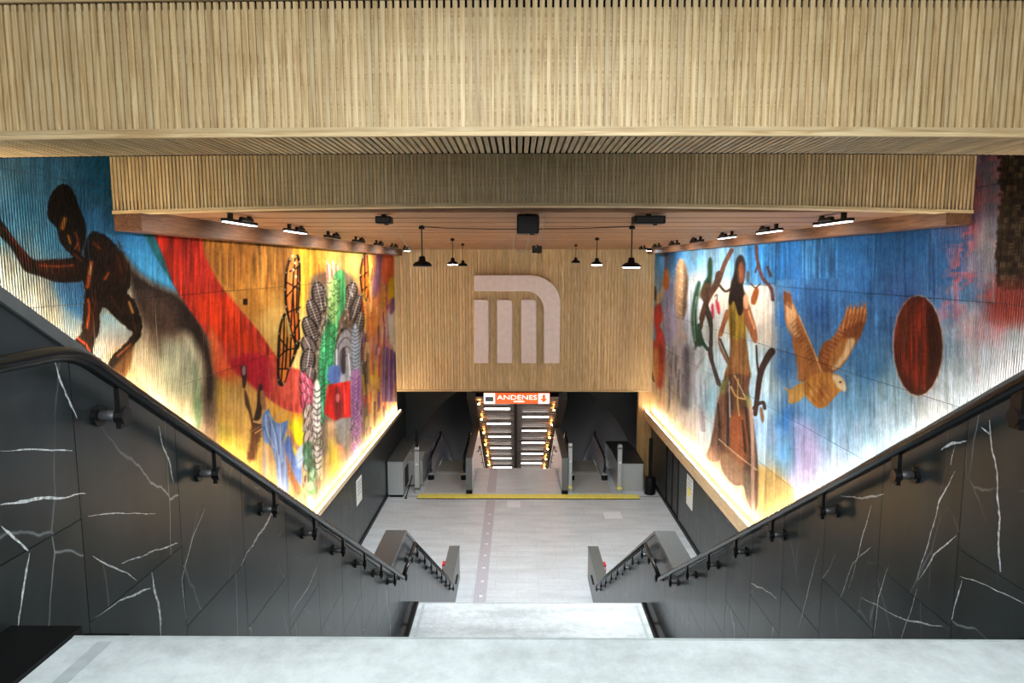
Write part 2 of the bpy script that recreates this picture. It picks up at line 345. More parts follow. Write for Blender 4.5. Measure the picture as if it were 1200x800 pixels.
# ---- hall side walls below and behind the murals
LEDGE = -5.88
def ledge_z(side, d):                  # height of the mural's lower edge
    return max(LEDGE, -(.219 + .652 * (d - 6.19) + .22)) if side == 'left' else max(LEDGE - .03, -(1.227 + .625 * (d - 7.01) + .18))
DBL = 6.19 + (-LEDGE - .219 - .22) / .652; DBR = 7.01 + (-LEDGE + .03 - 1.227 - .18) / .625
def hall_wall(side, X, sg, label, door=None):
    w = MB().box(min(X + sg * .05, X + sg * .4), max(X + sg * .05, X + sg * .4), -3, 28.6, 0, Z(2.1)).build('wall_' + side, 'marble2'); tag(w, label, kind='structure')
    db = DBL if side == 'left' else DBR; zl = Z(ledge_z(side, 20)) - .02
    d = 14.9
    while d < DEND - .01:
        e = min(d + 1.3, DEND)
        if DEND - e < .4: e = DEND
        for z0, z1 in ((0, 1.43), (1.434, zl)):
            if door and not (e <= door[0] + .01 or d >= door[1] - .01):
                for a, b in ((d, door[0]), (door[1], e)):
                    if b - a > .05: MB().box(min(X, X + sg * .06), max(X, X + sg * .06), a + .002, b - .002, z0, z1).build('marble_panel', 'marble2', w)
            else: MB().box(min(X, X + sg * .06), max(X, X + sg * .06), d + .002, e - .002, z0, z1).build('marble_panel', 'marble2', w)
        d = e
    # cladding under the sloping ledge beside the stairs
    MB().prism_x([(-3, 0), (14.9, 0), (14.9, zl), (db, zl), (5.0, Z(ledge_z(side, 5.0)) - .02), (-3, Z(ledge_z(side, 5.0)) - .02)], X, X + sg * .06).build('cladding', 'marble2', w)
    b = MB().box(min(X, X - sg * .03), max(X, X - sg * .03), 2, DEND, 0, .14).build('baseboard_' + side, 'black'); tag(b, 'black skirting at the foot of the hall wall under the %s mural' % ('red' if side == 'left' else 'eagle'), kind='structure')
    # timber ledge with the light strip on it
    fh, dp = (.10, .20) if side == 'left' else (.34, .26)
    prs = [(26.2, ledge_z(side, 26)), (db, ledge_z(side, 26)), (5.0, ledge_z(side, 5.0))]
    tr = empty('trim_ledge_' + side, (X, 15, Z(LEDGE)), 'pale timber ledge under the %s mural' % ('warm coloured' if side == 'left' else 'blue sky'), kind='structure')
    for (a, za), (bb, zb) in zip(prs, prs[1:]):
        MB().prism_x([(bb, Z(zb) - fh), (a, Z(za) - fh), (a, Z(za)), (bb, Z(zb))], X + sg * .05, X - sg * dp).build('ledge_board', 'ledge', tr)
        MB().prism_x([(bb, Z(zb)), (a, Z(za)), (a, Z(za) + .03), (bb, Z(zb) + .03)], X - sg * (dp - .02), X - sg * dp).build('lip', 'ledge', tr)
    for (a, za), (bb, zb) in zip(prs, prs[1:]):
        s = MB().prism_x([(bb, Z(zb) + .001), (a, Z(za) + .001), (a, Z(za) + .016), (bb, Z(zb) + .016)], X - sg * (dp - .06), X - sg * (dp - .03)).build('led_strip', 'led' if side == 'left' else 'led_w')
        tag(s, '%s run of warm light strip on the ledge under the %s mural' % ('sloping' if zb > za else 'level', 'warm coloured' if side == 'left' else 'blue sky'), 'light strip')
    return w
DOOR = (21.5, 23.3)
hall_wall('left', XL, -1, 'hall side wall carrying the warm coloured mural of the feathered dancer')
hall_wall('right', XR, 1, 'hall side wall carrying the blue sky mural of the eagle', DOOR)
dr = MB().box(XR + .02, XR + .05, DOOR[0] + .03, DOOR[1] - .03, 0.01, Z(LEDGE) - .38).build('door_1', 'darkdoor'); tag(dr, 'dark grey flush door in the marble base under the eagle mural', kind='structure')
for yy in (DOOR[0], DOOR[1] - .05): MB().box(XR - .02, XR + .05, yy, yy + .05, 0.01, Z(LEDGE) - .38).build('door_frame', 'black', dr)
MB().box(XR - .01, XR + .03, (DOOR[0] + DOOR[1]) / 2 - .006, (DOOR[0] + DOOR[1]) / 2 + .006, .02, Z(LEDGE) - .4).build('door_gap', 'black', dr)

# ---- ceilings
c = MB().box(XL - .3, XR + .3, -3, 8.4, Z(2.0), Z(2.15)).build('ceiling_upper', 'concrete'); tag(c, 'plain ceiling above the head of the stairs', kind='structure')
ceil = MB().box(XL - .3, XR + .3, 8.2, DEND + .3, Z(.78), Z(.95)).build('ceiling', 'gap'); tag(ceil, 'timber plank ceiling over the lower hall', kind='structure')
pl = np.linspace(8.3, DEND - .02, 19)
for a, b in zip(pl, pl[1:]): MB().box(XL + .3, XR - .28, a + .06, b - .06, Z(.68), Z(.79)).build('plank', 'plank', ceil)
for side, x0, x1, zb in (('left', XL, XL + .35, .43), ('right', XR - .32, XR, .50)):
    t = MB().box(x0, x1, 8.02, DEND, Z(zb), Z(.80)).build('trim_cove_' + side, 'brown'); tag(t, 'dark brown timber cove along the top of the %s mural' % ('warm coloured' if side == 'left' else 'blue sky'), kind='structure')

# ---- slatted beams
def camber(x, c): return c * (1 - ((x - XC) / 5.235) ** 2)
def strip(b, y0, y1, z0, z1, cam, n=24):
    xs = np.linspace(XL, XR, n + 1)
    v = []
    for x in xs:
        k = camber(x, cam); v += [(x, y0, z0 + k), (x, y1, z0 + k), (x, y1, z1 + k), (x, y0, z1 + k)]
    f = [(0, 1, 2, 3), tuple(4 * n + i for i in (3, 2, 1, 0))]
    for i in range(n):
        o = 4 * i; f += [(o, o + 4, o + 5, o + 1), (o + 1, o + 5, o + 6, o + 2), (o + 2, o + 6, o + 7, o + 3), (o + 3, o + 7, o + 4, o)]
    return b.add(v, f)
def beam(name, label, y0, y1, zb, zt, pitch, sw, sd, cam, mat, back, trim, toptrim, backdrop, soffit):
    e = empty(name, (XC, (y0 + y1) / 2, Z(zb)), label, kind='structure')
    tb = trim[0]
    strip(MB(), y0 + sd, y1, Z(zb) + .06, Z(zt) + .1, cam).build('core', 'gap', e)
    strip(MB(), y1 - .02, y1, Z(zb), Z(zb) + .07, cam).build('rear_batten', 'gap', e)
    strip(MB(), y0 + sd - .004, y0 + sd + .01, Z(zb) + tb, Z(zt) - backdrop, cam).build('backing_board', back, e)
    if trim[1]:
        strip(MB(), y0 - .012, y0 + sd + .01, Z(zb), Z(zb) + tb * .47, cam).build('bottom_trim', 'oak_x', e)
        strip(MB(), y0 - .008, y0 + sd + .01, Z(zb) + tb * .5, Z(zb) + tb, cam).build('bottom_trim', 'oak_x', e)
    else: strip(MB(), y0 - .012, y1, Z(zb), Z(zb) + tb, cam).build('bottom_trim', 'oak_x', e)
    if toptrim: strip(MB(), y0 - .012, y0 + sd + .02, Z(zt) + .012, Z(zt) + .10, cam).build('top_trim', 'oak_x', e)
    n = int((XR - XL - .02) / pitch); x0 = XC - n * pitch / 2 + pitch / 2
    ms = MB().box(-sw / 2, sw / 2, 0, sd, 0, zt - zb - tb).mesh('slat', mat)
    so = MB().box(-sw / 2, sw / 2, 0, y1 - y0 - sd - .04, -.008, .03).mesh('soffit_slat', 'oak_y') if soffit else None
    for i in range(n):
        x = x0 + i * pitch; k = camber(x, cam)
        link('slat', ms, e, None).location = (x, y0, Z(zb) + tb + k)
        if so: link('soffit_slat', so, e, None).location = (x, y0 + sd + .02, Z(zb) + .01 + k)
    return e
beam('trim_1', 'wide pale oak slatted beam spanning over the upper stair flight', 4.92, 5.68, .915, 1.865, .0525, .035, .022, .04, 'oak', 'oak_x', (.066, True), True, .045, True)
beam('trim_2', 'narrower honey oak slatted beam further down where the hall ceiling starts', 8.0, 8.25, .635, 1.45, .045, .027, .026, .09, 'oak', 'oak_x', (.038, False), False, 0, False)

# ---- back wall with fine oak slats
wb = MB().box(XL - .3, XR + .3, DEND, DEND + .3, Z(-5.02), Z(1.0)).build('wall_back', 'oak'); tag(wb, 'honey oak slatted wall at the end of the hall above the escalators', kind='structure')
npit = 84; pit = (XR - XL) / npit
ms = MB().box(-pit * .41, pit * .41, -.04, .01, 0, 5.02 + .72).mesh('slat', 'oak')
for i in range(npit): link('slat', ms, wb).location = (XL + (i + .5) * pit, DEND, Z(-5.02))
MB().box(XL, XR, DEND - .065, DEND + .3, Z(-5.09), Z(-5.02)).build('bottom_trim', 'oak_x', wb)
# timber pilaster under the slatted wall, right end
pr = MB().box(4.98, XR, DEND - .03, DEND + .25, 0, Z(-5.09)).build('wall_pilaster', 'pilaster'); tag(pr, 'narrow timber pilaster below the slatted wall beside the eagle mural', kind='structure')
for i in range(4): MB().box(5.0 + i * .13, 5.09 + i * .13, DEND - .05, DEND - .02, 0.02, Z(-5.1)).build('slat', 'pilaster', pr)
# ================================================================== MURALS (painted ribbed panels)
SS = 2
class Canvas:
    def __init__(s, x0, x1, y0, y1):
        s.x0, s.y0, s.w, s.h = x0, y0, (x1 - x0) * SS, (y1 - y0) * SS
        s.a = np.zeros((s.h, s.w, 3)); s.X, s.Y = np.meshgrid(x0 + (np.arange(s.w) + .5) / SS, y0 + (np.arange(s.h) + .5) / SS)
    def field(s, pts, power=3.2, soft=5.0):
        P = np.array(pts, float); st = 6
        xs = np.arange(0, s.w + st, st); ys = np.arange(0, s.h + st, st)
        gx, gy = np.meshgrid(s.x0 + xs / SS, s.y0 + ys / SS); num = 0; den = 0
        for p in P:
            w = ((gx - p[0]) ** 2 + .55 * (gy - p[1]) ** 2 + soft ** 2) ** (-power / 2); num = num + w[..., None] * p[2:]; den = den + w
        g = num / den[..., None]; s.a[:] = bil(g, (np.arange(s.h) / st)[:, None] + np.zeros(s.w), np.zeros((s.h, 1)) + (np.arange(s.w) / st)[None, :])
    def box(s, pts, m):
        p = np.array(pts, float)
        i0 = int(max(0, (p[:, 0].min() - m - s.x0) * SS)); i1 = int(min(s.w, (p[:, 0].max() + m - s.x0) * SS + 2))
        j0 = int(max(0, (p[:, 1].min() - m - s.y0) * SS)); j1 = int(min(s.h, (p[:, 1].max() + m - s.y0) * SS + 2))
        return (slice(j0, max(j0, j1)), slice(i0, max(i0, i1)))
    def blend(s, sl, mask, col):
        mask = mask[..., None]; s.a[sl] = s.a[sl] * (1 - mask) + mask * np.asarray(col, float)
    def poly(s, pts, col, feather=.8, alpha=1.0, smooth=True, col2=None, axis='y', rough=0.0, streak=0.0):
        pts = [tuple(map(float, p)) for p in pts]
        if smooth: pts = catmull(pts)
        sl = s.box(pts, feather * 2 + 3 + rough); X, Y = s.X[sl], s.Y[sl]
        if X.size == 0: return
        if rough: X = X + rough * vnoise(X * .35, Y * .35, 3); Y = Y + rough * vnoise(X * .35, Y * .35, 9)
        ins = np.zeros(X.shape, bool); dist = np.full(X.shape, 1e9); n = len(pts)
        for i in range(n):
            (ax, ay), (bx, by) = pts[i], pts[(i + 1) % n]
            c = ((ay > Y) != (by > Y))
            if by != ay: ins ^= c & (X < (bx - ax) * (Y - ay) / (by - ay) + ax)
            dx, dy = bx - ax, by - ay; L = dx * dx + dy * dy + 1e-9
            t = np.clip(((X - ax) * dx + (Y - ay) * dy) / L, 0, 1); dist = np.minimum(dist, (X - ax - t * dx) ** 2 + (Y - ay - t * dy) ** 2)
        sd = np.sqrt(dist) * np.where(ins, 1, -1); m = np.clip(.5 + sd / (2 * feather), 0, 1) * alpha
        C = np.asarray(col, float) * np.ones(X.shape + (1,))
        if col2 is not None:
            P = np.array(pts); k = {'x': 0, 'y': 1}[axis]; V = X if k == 0 else Y
            t = np.clip((V - P[:, k].min()) / (np.ptp(P[:, k]) + 1e-6), 0, 1)[..., None]; C = C * (1 - t) + np.asarray(col2, float) * t
        if streak: C = C * (1 + streak * vnoise(s.X[sl] * .5, s.Y[sl] * .03, 21))[..., None]
        s.blend(sl, m, C)
    def ell(s, cx, cy, rx, ry, col, rot=0, **kw):
        a = math.radians(rot); P = []
        for k in range(20):
            w = 2 * math.pi * k / 20; x, y = rx * math.cos(w), ry * math.sin(w); P.append((cx + x * math.cos(a) - y * math.sin(a), cy + x * math.sin(a) + y * math.cos(a)))
        s.poly(P, col, smooth=False, **kw)
    def line(s, pts, w, col, alpha=1.0, feather=.6, smooth=True):
        pts = [tuple(map(float, p)) for p in pts]
        if smooth and len(pts) > 2: pts = catmull(pts, closed=False)
        n = len(pts); ws = np.linspace(w[0], w[1], n) if isinstance(w, tuple) else np.full(n, w)
        sl = s.box(pts, ws.max() + 3); X, Y = s.X[sl], s.Y[sl]; m = np.zeros(X.shape)
        if X.size == 0: return
        for i in range(n - 1):
            (ax, ay), (bx, by) = pts[i], pts[i + 1]; dx, dy = bx - ax, by - ay; L = dx * dx + dy * dy + 1e-9
            t = np.clip(((X - ax) * dx + (Y - ay) * dy) / L, 0, 1); d = np.sqrt((X - ax - t * dx) ** 2 + (Y - ay - t * dy) ** 2)
            m = np.maximum(m, np.clip(.5 + (ws[i] / 2 - d) / (2 * feather), 0, 1))
        s.blend(sl, m * alpha, col)
    def sample(s, px, py):
        return bil(s.a, (py - s.y0) * SS - .5, (px - s.x0) * SS - .5)
def bil(g, fy, fx):
    h, w = g.shape[:2]; fy = np.clip(fy, 0, h - 1.001); fx = np.clip(fx, 0, w - 1.001); j = fy.astype(int); i = fx.astype(int); v = (fy - j)[..., None]; u = (fx - i)[..., None]
    return (g[j, i] * (1 - u) + g[j, i + 1] * u) * (1 - v) + (g[j + 1, i] * (1 - u) + g[j + 1, i + 1] * u) * v
def catmull(p, closed=True, n=5):
    out = []; L = len(p)
    for i in range(L if closed else L - 1):
        g = (lambda k: p[k % L]) if closed else (lambda k: p[min(max(k, 0), L - 1)])
        a, b, c, d = g(i - 1), g(i), g(i + 1), g(i + 2)
        for k in range(n):
            t = k / n
            out.append(tuple(.5 * (2 * b[q] + (c[q] - a[q]) * t + (2 * a[q] - 5 * b[q] + 4 * c[q] - d[q]) * t * t + (3 * b[q] - a[q] - 3 * c[q] + d[q]) * t ** 3) for q in (0, 1)))
    if not closed: out.append(p[-1])
    return out
_tab = RNG.random((256, 256)) * 2 - 1
def vnoise(x, y, seed=0):
    x = x + seed * 17.3; y = y + seed * 5.7; i = np.floor(x).astype(int); j = np.floor(y).astype(int); u = x - i; v = y - j; u = u * u * (3 - 2 * u); v = v * v * (3 - 2 * v)
    t = lambda a, b: _tab[b % 256, a % 256]
    return (t(i, j) * (1 - u) + t(i + 1, j) * u) * (1 - v) + (t(i, j + 1) * (1 - u) + t(i + 1, j + 1) * u) * v
def zm(pts, x0, y0, k): return [(x0 + x / k, y0 + y / k) for x, y in pts]

def finish(c, amp, sat=1.06, cur=.14):
    s = vnoise(c.X * .9, c.Y * .02, 1) * .5 + vnoise(c.X * .3, c.Y * .03, 2) * .5 + vnoise(c.X * .12, c.Y * .1, 5) * .35
    s = s + .5 * vnoise(c.X * 1.7, c.Y * .05, 6); c.a *= (1 + amp * s)[..., None]; c.a += (vnoise(c.X * .5, c.Y * .35, 4) * 9)[..., None]
    g = c.a.mean(-1, keepdims=True); c.a = g + (c.a - g) * sat; t = np.clip(c.a / 255, 0, 1); c.a = 255 * (t + cur * (t * t * (3 - 2 * t) - t) * 1.6); np.clip(c.a, 0, 255, out=c.a)

def paint_left():
    c = Canvas(-30, 480, 150, 660)
    c.field([(0,200,120,180,215),(60,200,90,160,205),(120,200,30,125,180),(30,240,85,155,195),(60,275,90,160,205),(110,250,60,120,165),(130,280,62,125,170),(0,260,90,150,190),(0,320,140,156,160),(30,315,130,165,185),
      (40,345,138,150,150),(75,335,90,140,175),(82,365,60,110,160),(60,370,110,110,105),(150,295,70,140,195),(175,320,60,140,200),(110,400,160,165,165),(-20,200,130,185,215),(-20,330,160,165,160),(-20,420,150,150,140),
      (150,380,215,200,170),(140,410,206,186,154),(160,450,208,186,146),(200,430,205,205,175),(225,460,215,215,180),(200,490,208,182,140),(235,520,192,160,126),
      (250,300,140,95,45),(280,300,165,110,45),(310,310,150,100,40),(330,300,150,104,52),(270,330,200,140,70),(300,350,190,130,60),(320,380,235,185,110),(340,330,160,112,56),(355,300,225,165,60),(360,320,230,170,70),(350,390,240,205,120),(345,420,245,215,130),
      (255,460,215,180,90),(270,470,235,190,120),(280,500,240,190,110),(262,514,170,165,70),(275,520,245,215,110),(300,560,222,184,104),(320,590,218,182,118),(250,540,186,156,116),(330,480,250,180,80),(350,505,252,226,40),(345,470,225,100,60),(350,560,214,178,128),(265,430,225,110,60),
      (400,300,205,165,90),(420,300,200,190,110),(435,310,245,190,90),(445,300,150,70,70),(455,300,200,90,60),(440,340,225,150,100),(452,340,180,90,70),(460,340,190,160,40),(435,380,200,120,60),(450,400,190,120,120),(458,390,225,225,220),
      (440,440,225,180,70),(452,440,120,80,140),(460,430,110,70,140),(440,480,215,170,110),(455,480,225,190,170),(430,520,214,166,104),(410,560,214,172,126),(390,580,212,174,126),(425,450,180,140,90),(370,620,212,176,128)])
    # ribbed pale area with dark hatching behind the arm
    c.poly([(-30,290),(20,300),(60,320),(95,350),(100,400),(60,400),(-30,330)], (168,170,162), 8, .55)
    c.poly([(62,325),(95,330),(97,372),(80,365),(66,345)], (58,116,172), 5, .8)
    # dark teal wedge and bright blue wedge
    c.poly([(165,262),(190,262),(212,318),(222,350),(207,344),(180,300)], (40,112,124), 2, 1, col2=(34,92,98))
    c.poly([(136,265),(160,270),(184,306),(207,343),(190,338),(168,322),(150,304)], (58,128,185), 1.5, 1, col2=(90,175,222))
    # dark rock globe with pale centre
    c.poly([(143,300),(160,318),(180,332),(207,344),(226,362),(241,392),(250,428),(250,462),(244,492),(234,520),(205,500),(160,440),(150,380),(146,330)], (210,200,172), 3, 1, col2=(224,214,184), streak=.12)
    c.poly([(143,300),(160,318),(180,332),(207,344),(228,366),(243,396),(251,430),(251,470),(243,498),(236,470),(238,430),(226,400),(214,388),(196,392),(172,380),(156,350)], (34,24,24), 6, .93)
    c.poly([(160,345),(200,355),(212,400),(190,418),(170,398)], (92,72,62), 9, .75)
    c.poly([(222,420),(232,440),(236,490),(230,510),(224,470)], (84,128,98), 3, .7)
    c.poly([(190,400),(226,410),(232,450),(214,470),(186,450)], (176,186,162), 8, .8)
    c.poly([(243,470),(252,480),(256,520),(248,540),(232,520),(236,490)], (104,88,82), 4, .7)
    # broad red ribbon
    c.poly([(180,262),(232,262),(240,300),(262,340),(300,385),(330,425),(362,440),(362,480),(330,478),(292,448),(262,424),(236,384),(206,340),(190,300)], (176,42,26), 1.4, 1, col2=(214,84,70), streak=.3)
    c.poly([(225,352),(262,345),(292,390),(300,412),(268,408),(246,388)], (206,62,26), 5, .85, streak=.25)
    c.poly([(268,424),(300,414),(322,430),(312,462),(288,446)], (188,30,60), 3, .85)
    c.poly([(318,420),(350,440),(352,470),(334,474),(316,452)], (222,96,78), 5, .8)
    c.poly([(246,382),(266,425),(270,436),(252,440),(246,410)], (222,122,70), 3, .85, col2=(228,96,66))
    # golden brown curtains of colour
    c.poly([(234,262),(292,262),(300,300),(290,320),(276,342),(258,328),(244,305)], (158,104,46), 3, .75, streak=.35)
    c.poly([(290,262),(330,262),(330,330),(300,335),(296,300)], (150,102,48), 5, .8, streak=.45)
    c.poly([(284,350),(289,350),(289,357),(284,357)], (22,10,8), .8, smooth=False)
    c.poly([(345,262),(372,262),(372,330),(352,360),(345,320)], (222,164,58), 4, .8, streak=.3)
    for x, y0, y1, col in [(305,300,380,(235,190,110)),(283,290,330,(110,70,30)),(318,290,350,(205,160,80)),(262,480,540,(205,150,80)),(285,470,530,(250,215,150))]: c.line([(x, y0), (x + 2, y1)], 3, col, .35, 1.5)
    # figure of a man reaching to the left
    d = (26,15,11)
    c.poly(zm([(320,490),(270,502),(210,500),(150,478),(92,458),(60,405),(28,355),(-15,310),(-40,240),(0,262),(40,318),(80,368),(130,414),(200,415),(270,408),(318,398)],0,180,3.333), d, .8)
    c.poly(zm([(338,320),(375,306),(420,328),(460,375),(492,420),(508,470),(502,520),(490,545),(520,570),(536,612),(551,660),(546,712),(520,748),(492,795),(480,850),(420,860),(428,800),(470,755),(512,706),(500,690),(470,665),(430,625),(402,600),(388,620),(382,690),(362,745),(350,830),(320,800),(286,735),(312,705),(318,640),(328,540),(318,480),(322,400)],0,180,3.333), d, .8, rough=1.0)
    c.poly(zm([(180,240),(184,190),(205,145),(235,119),(266,128),(288,162),(302,205),(322,248),(332,300),(326,350),(308,400),(282,402),(256,378),(232,348),(222,318),(214,288),(190,262)],0,180,3.333), (14,9,8), .8, rough=.6)
    mt = lambda p, col, f=3, al=.8: c.poly(zm(p,0,180,3.333), tuple(v * .7 for v in col), f, al, rough=1.2, streak=.5)
    mt([(352,335),(400,325),(450,390),(486,450),(480,510),(430,480),(392,430),(370,380)], (58,31,20)); mt([(335,500),(375,440),(400,470),(380,560),(340,600)], (50,26,16)); mt([(500,560),(530,620),(540,680),(515,660),(490,600)], (76,46,26), 2)
    mt([(130,420),(270,415),(310,440),(270,480),(160,465)], (72,32,20), 2); mt([(335,560),(375,580),(372,680),(345,720),(330,640)], (92,40,22), 2); mt([(60,360),(120,430),(110,450),(70,410)], (78,30,26), 2); mt([(235,330),(262,300),(300,300),(315,370),(290,395),(262,372)], (52,30,20), 2)
    mt([(420,530),(480,560),(470,610),(430,600)], (40,25,16), 3); mt([(455,340),(490,410),(500,460),(470,420)], (92,50,28), 2, .7)
    for k in range(60):
        a = random.uniform(0, 6.28); q = random.random() ** .5; c.line([(74 + 17 * q * math.cos(a), 236 + 26 * q * math.sin(a)), (75 + 17 * q * math.cos(a), 239 + 26 * q * math.sin(a))], .8, (46,34,28), .5)
    hl = lambda p, w, col, al=.7: (c.line(zm(p,0,180,3.333), w * 1.1, tuple(v * .62 for v in col), al * .7, 1.8), c.line(zm(p,0,180,3.333), w * .6, tuple(min(255, v * 1.12) for v in col), min(1, al * 1.15), .9))
    hl([(248,255),(240,290)], 7, (196,128,54)); hl([(262,320),(270,350)], 3, (214,150,80)); hl([(290,310),(300,340),(305,380)], 2.4, (170,84,48)); hl([(300,350),(288,372)], 2, (200,110,60), .7); hl([(285,392),(315,418)], 3, (110,50,26), .8)
    hl([(150,436),(220,440),(280,436)], 4, (134,62,28), .7); hl([(110,420),(85,385),(40,330)], 3, (112,34,30), .7); hl([(10,290),(40,330)], 2, (150,60,60), .6)
    hl([(352,425),(345,470),(338,520)], 6, (196,98,40)); hl([(350,440),(346,470)], 2.5, (236,178,120), .8); hl([(420,465),(405,490)], 4, (166,84,36)); hl([(385,370),(360,350)], 5, (96,46,22), .8); hl([(340,570),(345,620),(335,680)], 4, (160,76,34), .8)
    hl([(455,400),(470,470)], 6, (70,34,18), .6); hl([(430,560),(470,620)], 5, (70,40,20), .6)
    hl([(500,580),(515,620)], 3, (214,160,96)); hl([(330,740),(345,770)], 3, (150,60,34), .8); hl([(455,790),(505,745)], 4, (150,92,50), .7); hl([(300,720),(325,740)], 3, (190,70,40), .7); hl([(520,660),(530,700)], 3, (84,48,26), .6)
    c.poly(zm([(420,625),(500,690),(510,705),(470,750),(400,790),(375,760),(388,690),(392,640)],0,180,3.333), (150,200,226), 2, .9, col2=(222,196,182))
    c.poly(zm([(470,800),(500,760),(520,750),(505,830),(480,880),(430,860)],0,180,3.333), (104,74,44), 2, .9)
    # butterflies
    def wing(P, ribs, base):
        c.poly(P, (20,12,8), .8); cx = sum(p[0] for p in P) / len(P); cy = sum(p[1] for p in P) / len(P)
        c.poly([(cx + (x - cx) * .72, cy + (y - cy) * .90) for x, y in P], base, .8, col2=(226,112,44), streak=.2)
        for x, y in P: c.ell(cx + (x - cx) * .90, cy + (y - cy) * .95, .8, 1.1, (236,222,200), alpha=.8)
        for r in ribs: c.line(r, 1.7, (20,11,8), .95, .5)
    wing(zm([(755,195),(770,215),(772,300),(765,420),(770,540),(752,560),(728,470),(712,400),(708,330),(712,260),(728,205),(742,250)],120,240,3.333), [zm(q,120,240,3.333) for q in ([(750,210),(742,330),(752,540)],[(712,300),(770,330)],[(715,360),(768,300)],[(722,420),(770,400)],[(735,470),(740,350)],[(730,260),(768,240)],[(745,500),(768,450)],[(760,240),(755,420)])], (232,150,80))
    wing(zm([(700,435),(715,430),(722,520),(735,500),(760,540),(752,590),(730,640),(705,705),(682,690),(680,600),(685,500)],120,240,3.333), [zm(q,120,240,3.333) for q in ([(708,440),(705,560),(695,700)],[(690,520),(720,560)],[(684,600),(712,570),(750,560)],[(720,520),(712,640)],[(735,520),(730,620)],[(686,640),(720,640)])], (226,172,84))
    for y in (300,308,316,324): c.ell(342 + (y % 5), y, 1.1, 1.6, (245,225,190))
    wing([(425,300),(430,296),(432,330),(430,352),(424,345),(421,322)], [[(427,300),(427,350)],[(422,325),(431,318)],[(424,340),(431,335)]], (220,110,50))
    # woman in a long blue dress
    z3 = lambda p: zm(p, 240, 420, 5)
    c.poly(z3([(208,45),(236,45),(240,100),(232,168),(218,165),(214,110)]), (52,34,34), 1); c.ell(285, 434, 2.2, 6, (170,140,150))
    c.poly(z3([(228,185),(245,210),(265,290),(282,360),(322,372),(345,400),(300,436),(275,410),(255,320),(232,262)]), (86,54,36), 1)
    c.poly(z3([(318,148),(335,165),(335,240),(325,340),(300,365),(282,360),(300,280),(306,200)]), (52,32,24), 1)
    c.poly(z3([(322,190),(345,195),(350,240),(358,290),(340,300),(322,260)]), (178,128,92), 1)
    c.poly(z3([(270,405),(320,400),(325,440),(300,540),(290,590),(255,600),(245,560),(262,480)]), (112,72,40), 2, rough=1); c.line(z3([(292,436),(330,410),(352,402)]), 2, (222,170,120)); c.line(z3([(283,368),(322,378)]), 2, (226,180,130))
    c.poly(z3([(345,505),(390,520),(405,620),(412,720),(375,700),(345,640)]), (238,190,140), 2, .9)
    c.poly(z3([(455,500),(480,520),(500,620),(540,720),(560,780),(540,800),(505,730),(470,640)]), (196,134,92), 1); c.poly(z3([(470,395),(500,420),(530,490),(562,530),(545,545),(505,500),(478,450)]), (206,150,108), 1)
    c.poly(z3([(330,345),(350,305),(372,297),(388,340),(410,370),(440,378),(480,362),(485,380),(470,440),(462,500),(470,580),(480,660),(485,780),(430,770),(418,700),(408,600),(380,510),(345,490),(330,420)]), (120,152,204), 1, col2=(150,170,226), streak=.15)
    c.poly(z3([(480,450),(500,480),(520,560),(560,620),(562,740),(525,690),(490,600),(462,520)]), (96,124,204), 1.2, col2=(150,176,230)); c.poly(z3([(338,480),(346,560),(352,700),(338,680),(336,560)]), (160,160,220), 1, .8)
    for q in ([(372,320),(400,420),(430,600),(445,760)],[(440,380),(440,480),(450,600)],[(355,330),(360,420),(400,520)]): c.line(z3(q), 1.6, (190,205,236), .8)
    for q in ([(390,360),(420,460),(430,560)],[(465,400),(450,480)],[(345,400),(365,480)]): c.line(z3(q), 1.4, (70,98,160), .7)
    c.poly(z3([(530,560),(570,500),(590,540),(570,620),(545,640)]), (206,222,240), 1.5, .9)
    # feathered dancer
    g1, g2 = (28,23,22), (86,76,70)
    c.poly([(362,330),(380,318),(404,318),(420,340),(430,400),(432,470),(430,560),(410,590),(372,600),(366,560),(352,470),(352,420),(358,380)], (100,88,80), 3, .85)
    def feather(cx, cy, rx, ry, rot, a=g1, b=g2):
        rx *= 1.3; ry *= 1.25; c.ell(cx, cy, rx, ry, a, rot); c.ell(cx, cy, rx * .78, ry * .86, b, rot); c.ell(cx + rx * .25, cy + ry * .2, rx * .45, ry * .6, tuple(v * .62 for v in b), rot, alpha=.7, feather=1.5); u = math.radians(rot - 90)
        for t in np.linspace(-.8, .8, 9): c.line([(cx + t * ry * math.cos(u) - rx * .6 * math.sin(u), cy + t * ry * math.sin(u) + rx * .6 * math.cos(u)), (cx + t * ry * math.cos(u) + rx * .6 * math.sin(u), cy + t * ry * math.sin(u) - rx * .6 * math.cos(u))], .9, tuple(min(255, v * 1.9 + 10) for v in b), .75)
        c.line([(cx - ry * math.cos(u), cy - ry * math.sin(u)), (cx + ry * math.cos(u), cy + ry * math.sin(u))], .8, (225,220,212), .8)
    for cx, cy, rx, ry, rot in [(374,348,7,15,-12),(367,366,6,13,-20),(363,386,7,13,-22),(361,404,7,9,-28),(360,424,7,13,8),(362,440,6,9,10),(410,346,6,13,14),(417,360,5,12,18),(420,380,5,14,12),(422,402,4.5,12,6),(424,422,4,12,2),(423,442,4,12,0)]: feather(cx, cy, rx, ry, rot)
    for k in range(330):
        y = random.uniform(335, 470); t = (y - 335) / 135; x = random.uniform(374 - 6 * t, 412 + 8 * t)
        col = random.choice([(54,46,44),(34,30,30),(206,196,184),(110,98,92),(176,166,158),(74,64,60)]); c.line([(x, y), (x + random.uniform(-1.5, 1.5), y + random.uniform(2, 6))], random.uniform(.8, 1.6), col, .75)
    for k in range(7): c.line([(384 + k * 2.4, 334), (382 + k * 2.6, 306 + (k % 3) * 3)], 2.2, (238,206,178) if k % 2 else (226,160,136), .9)
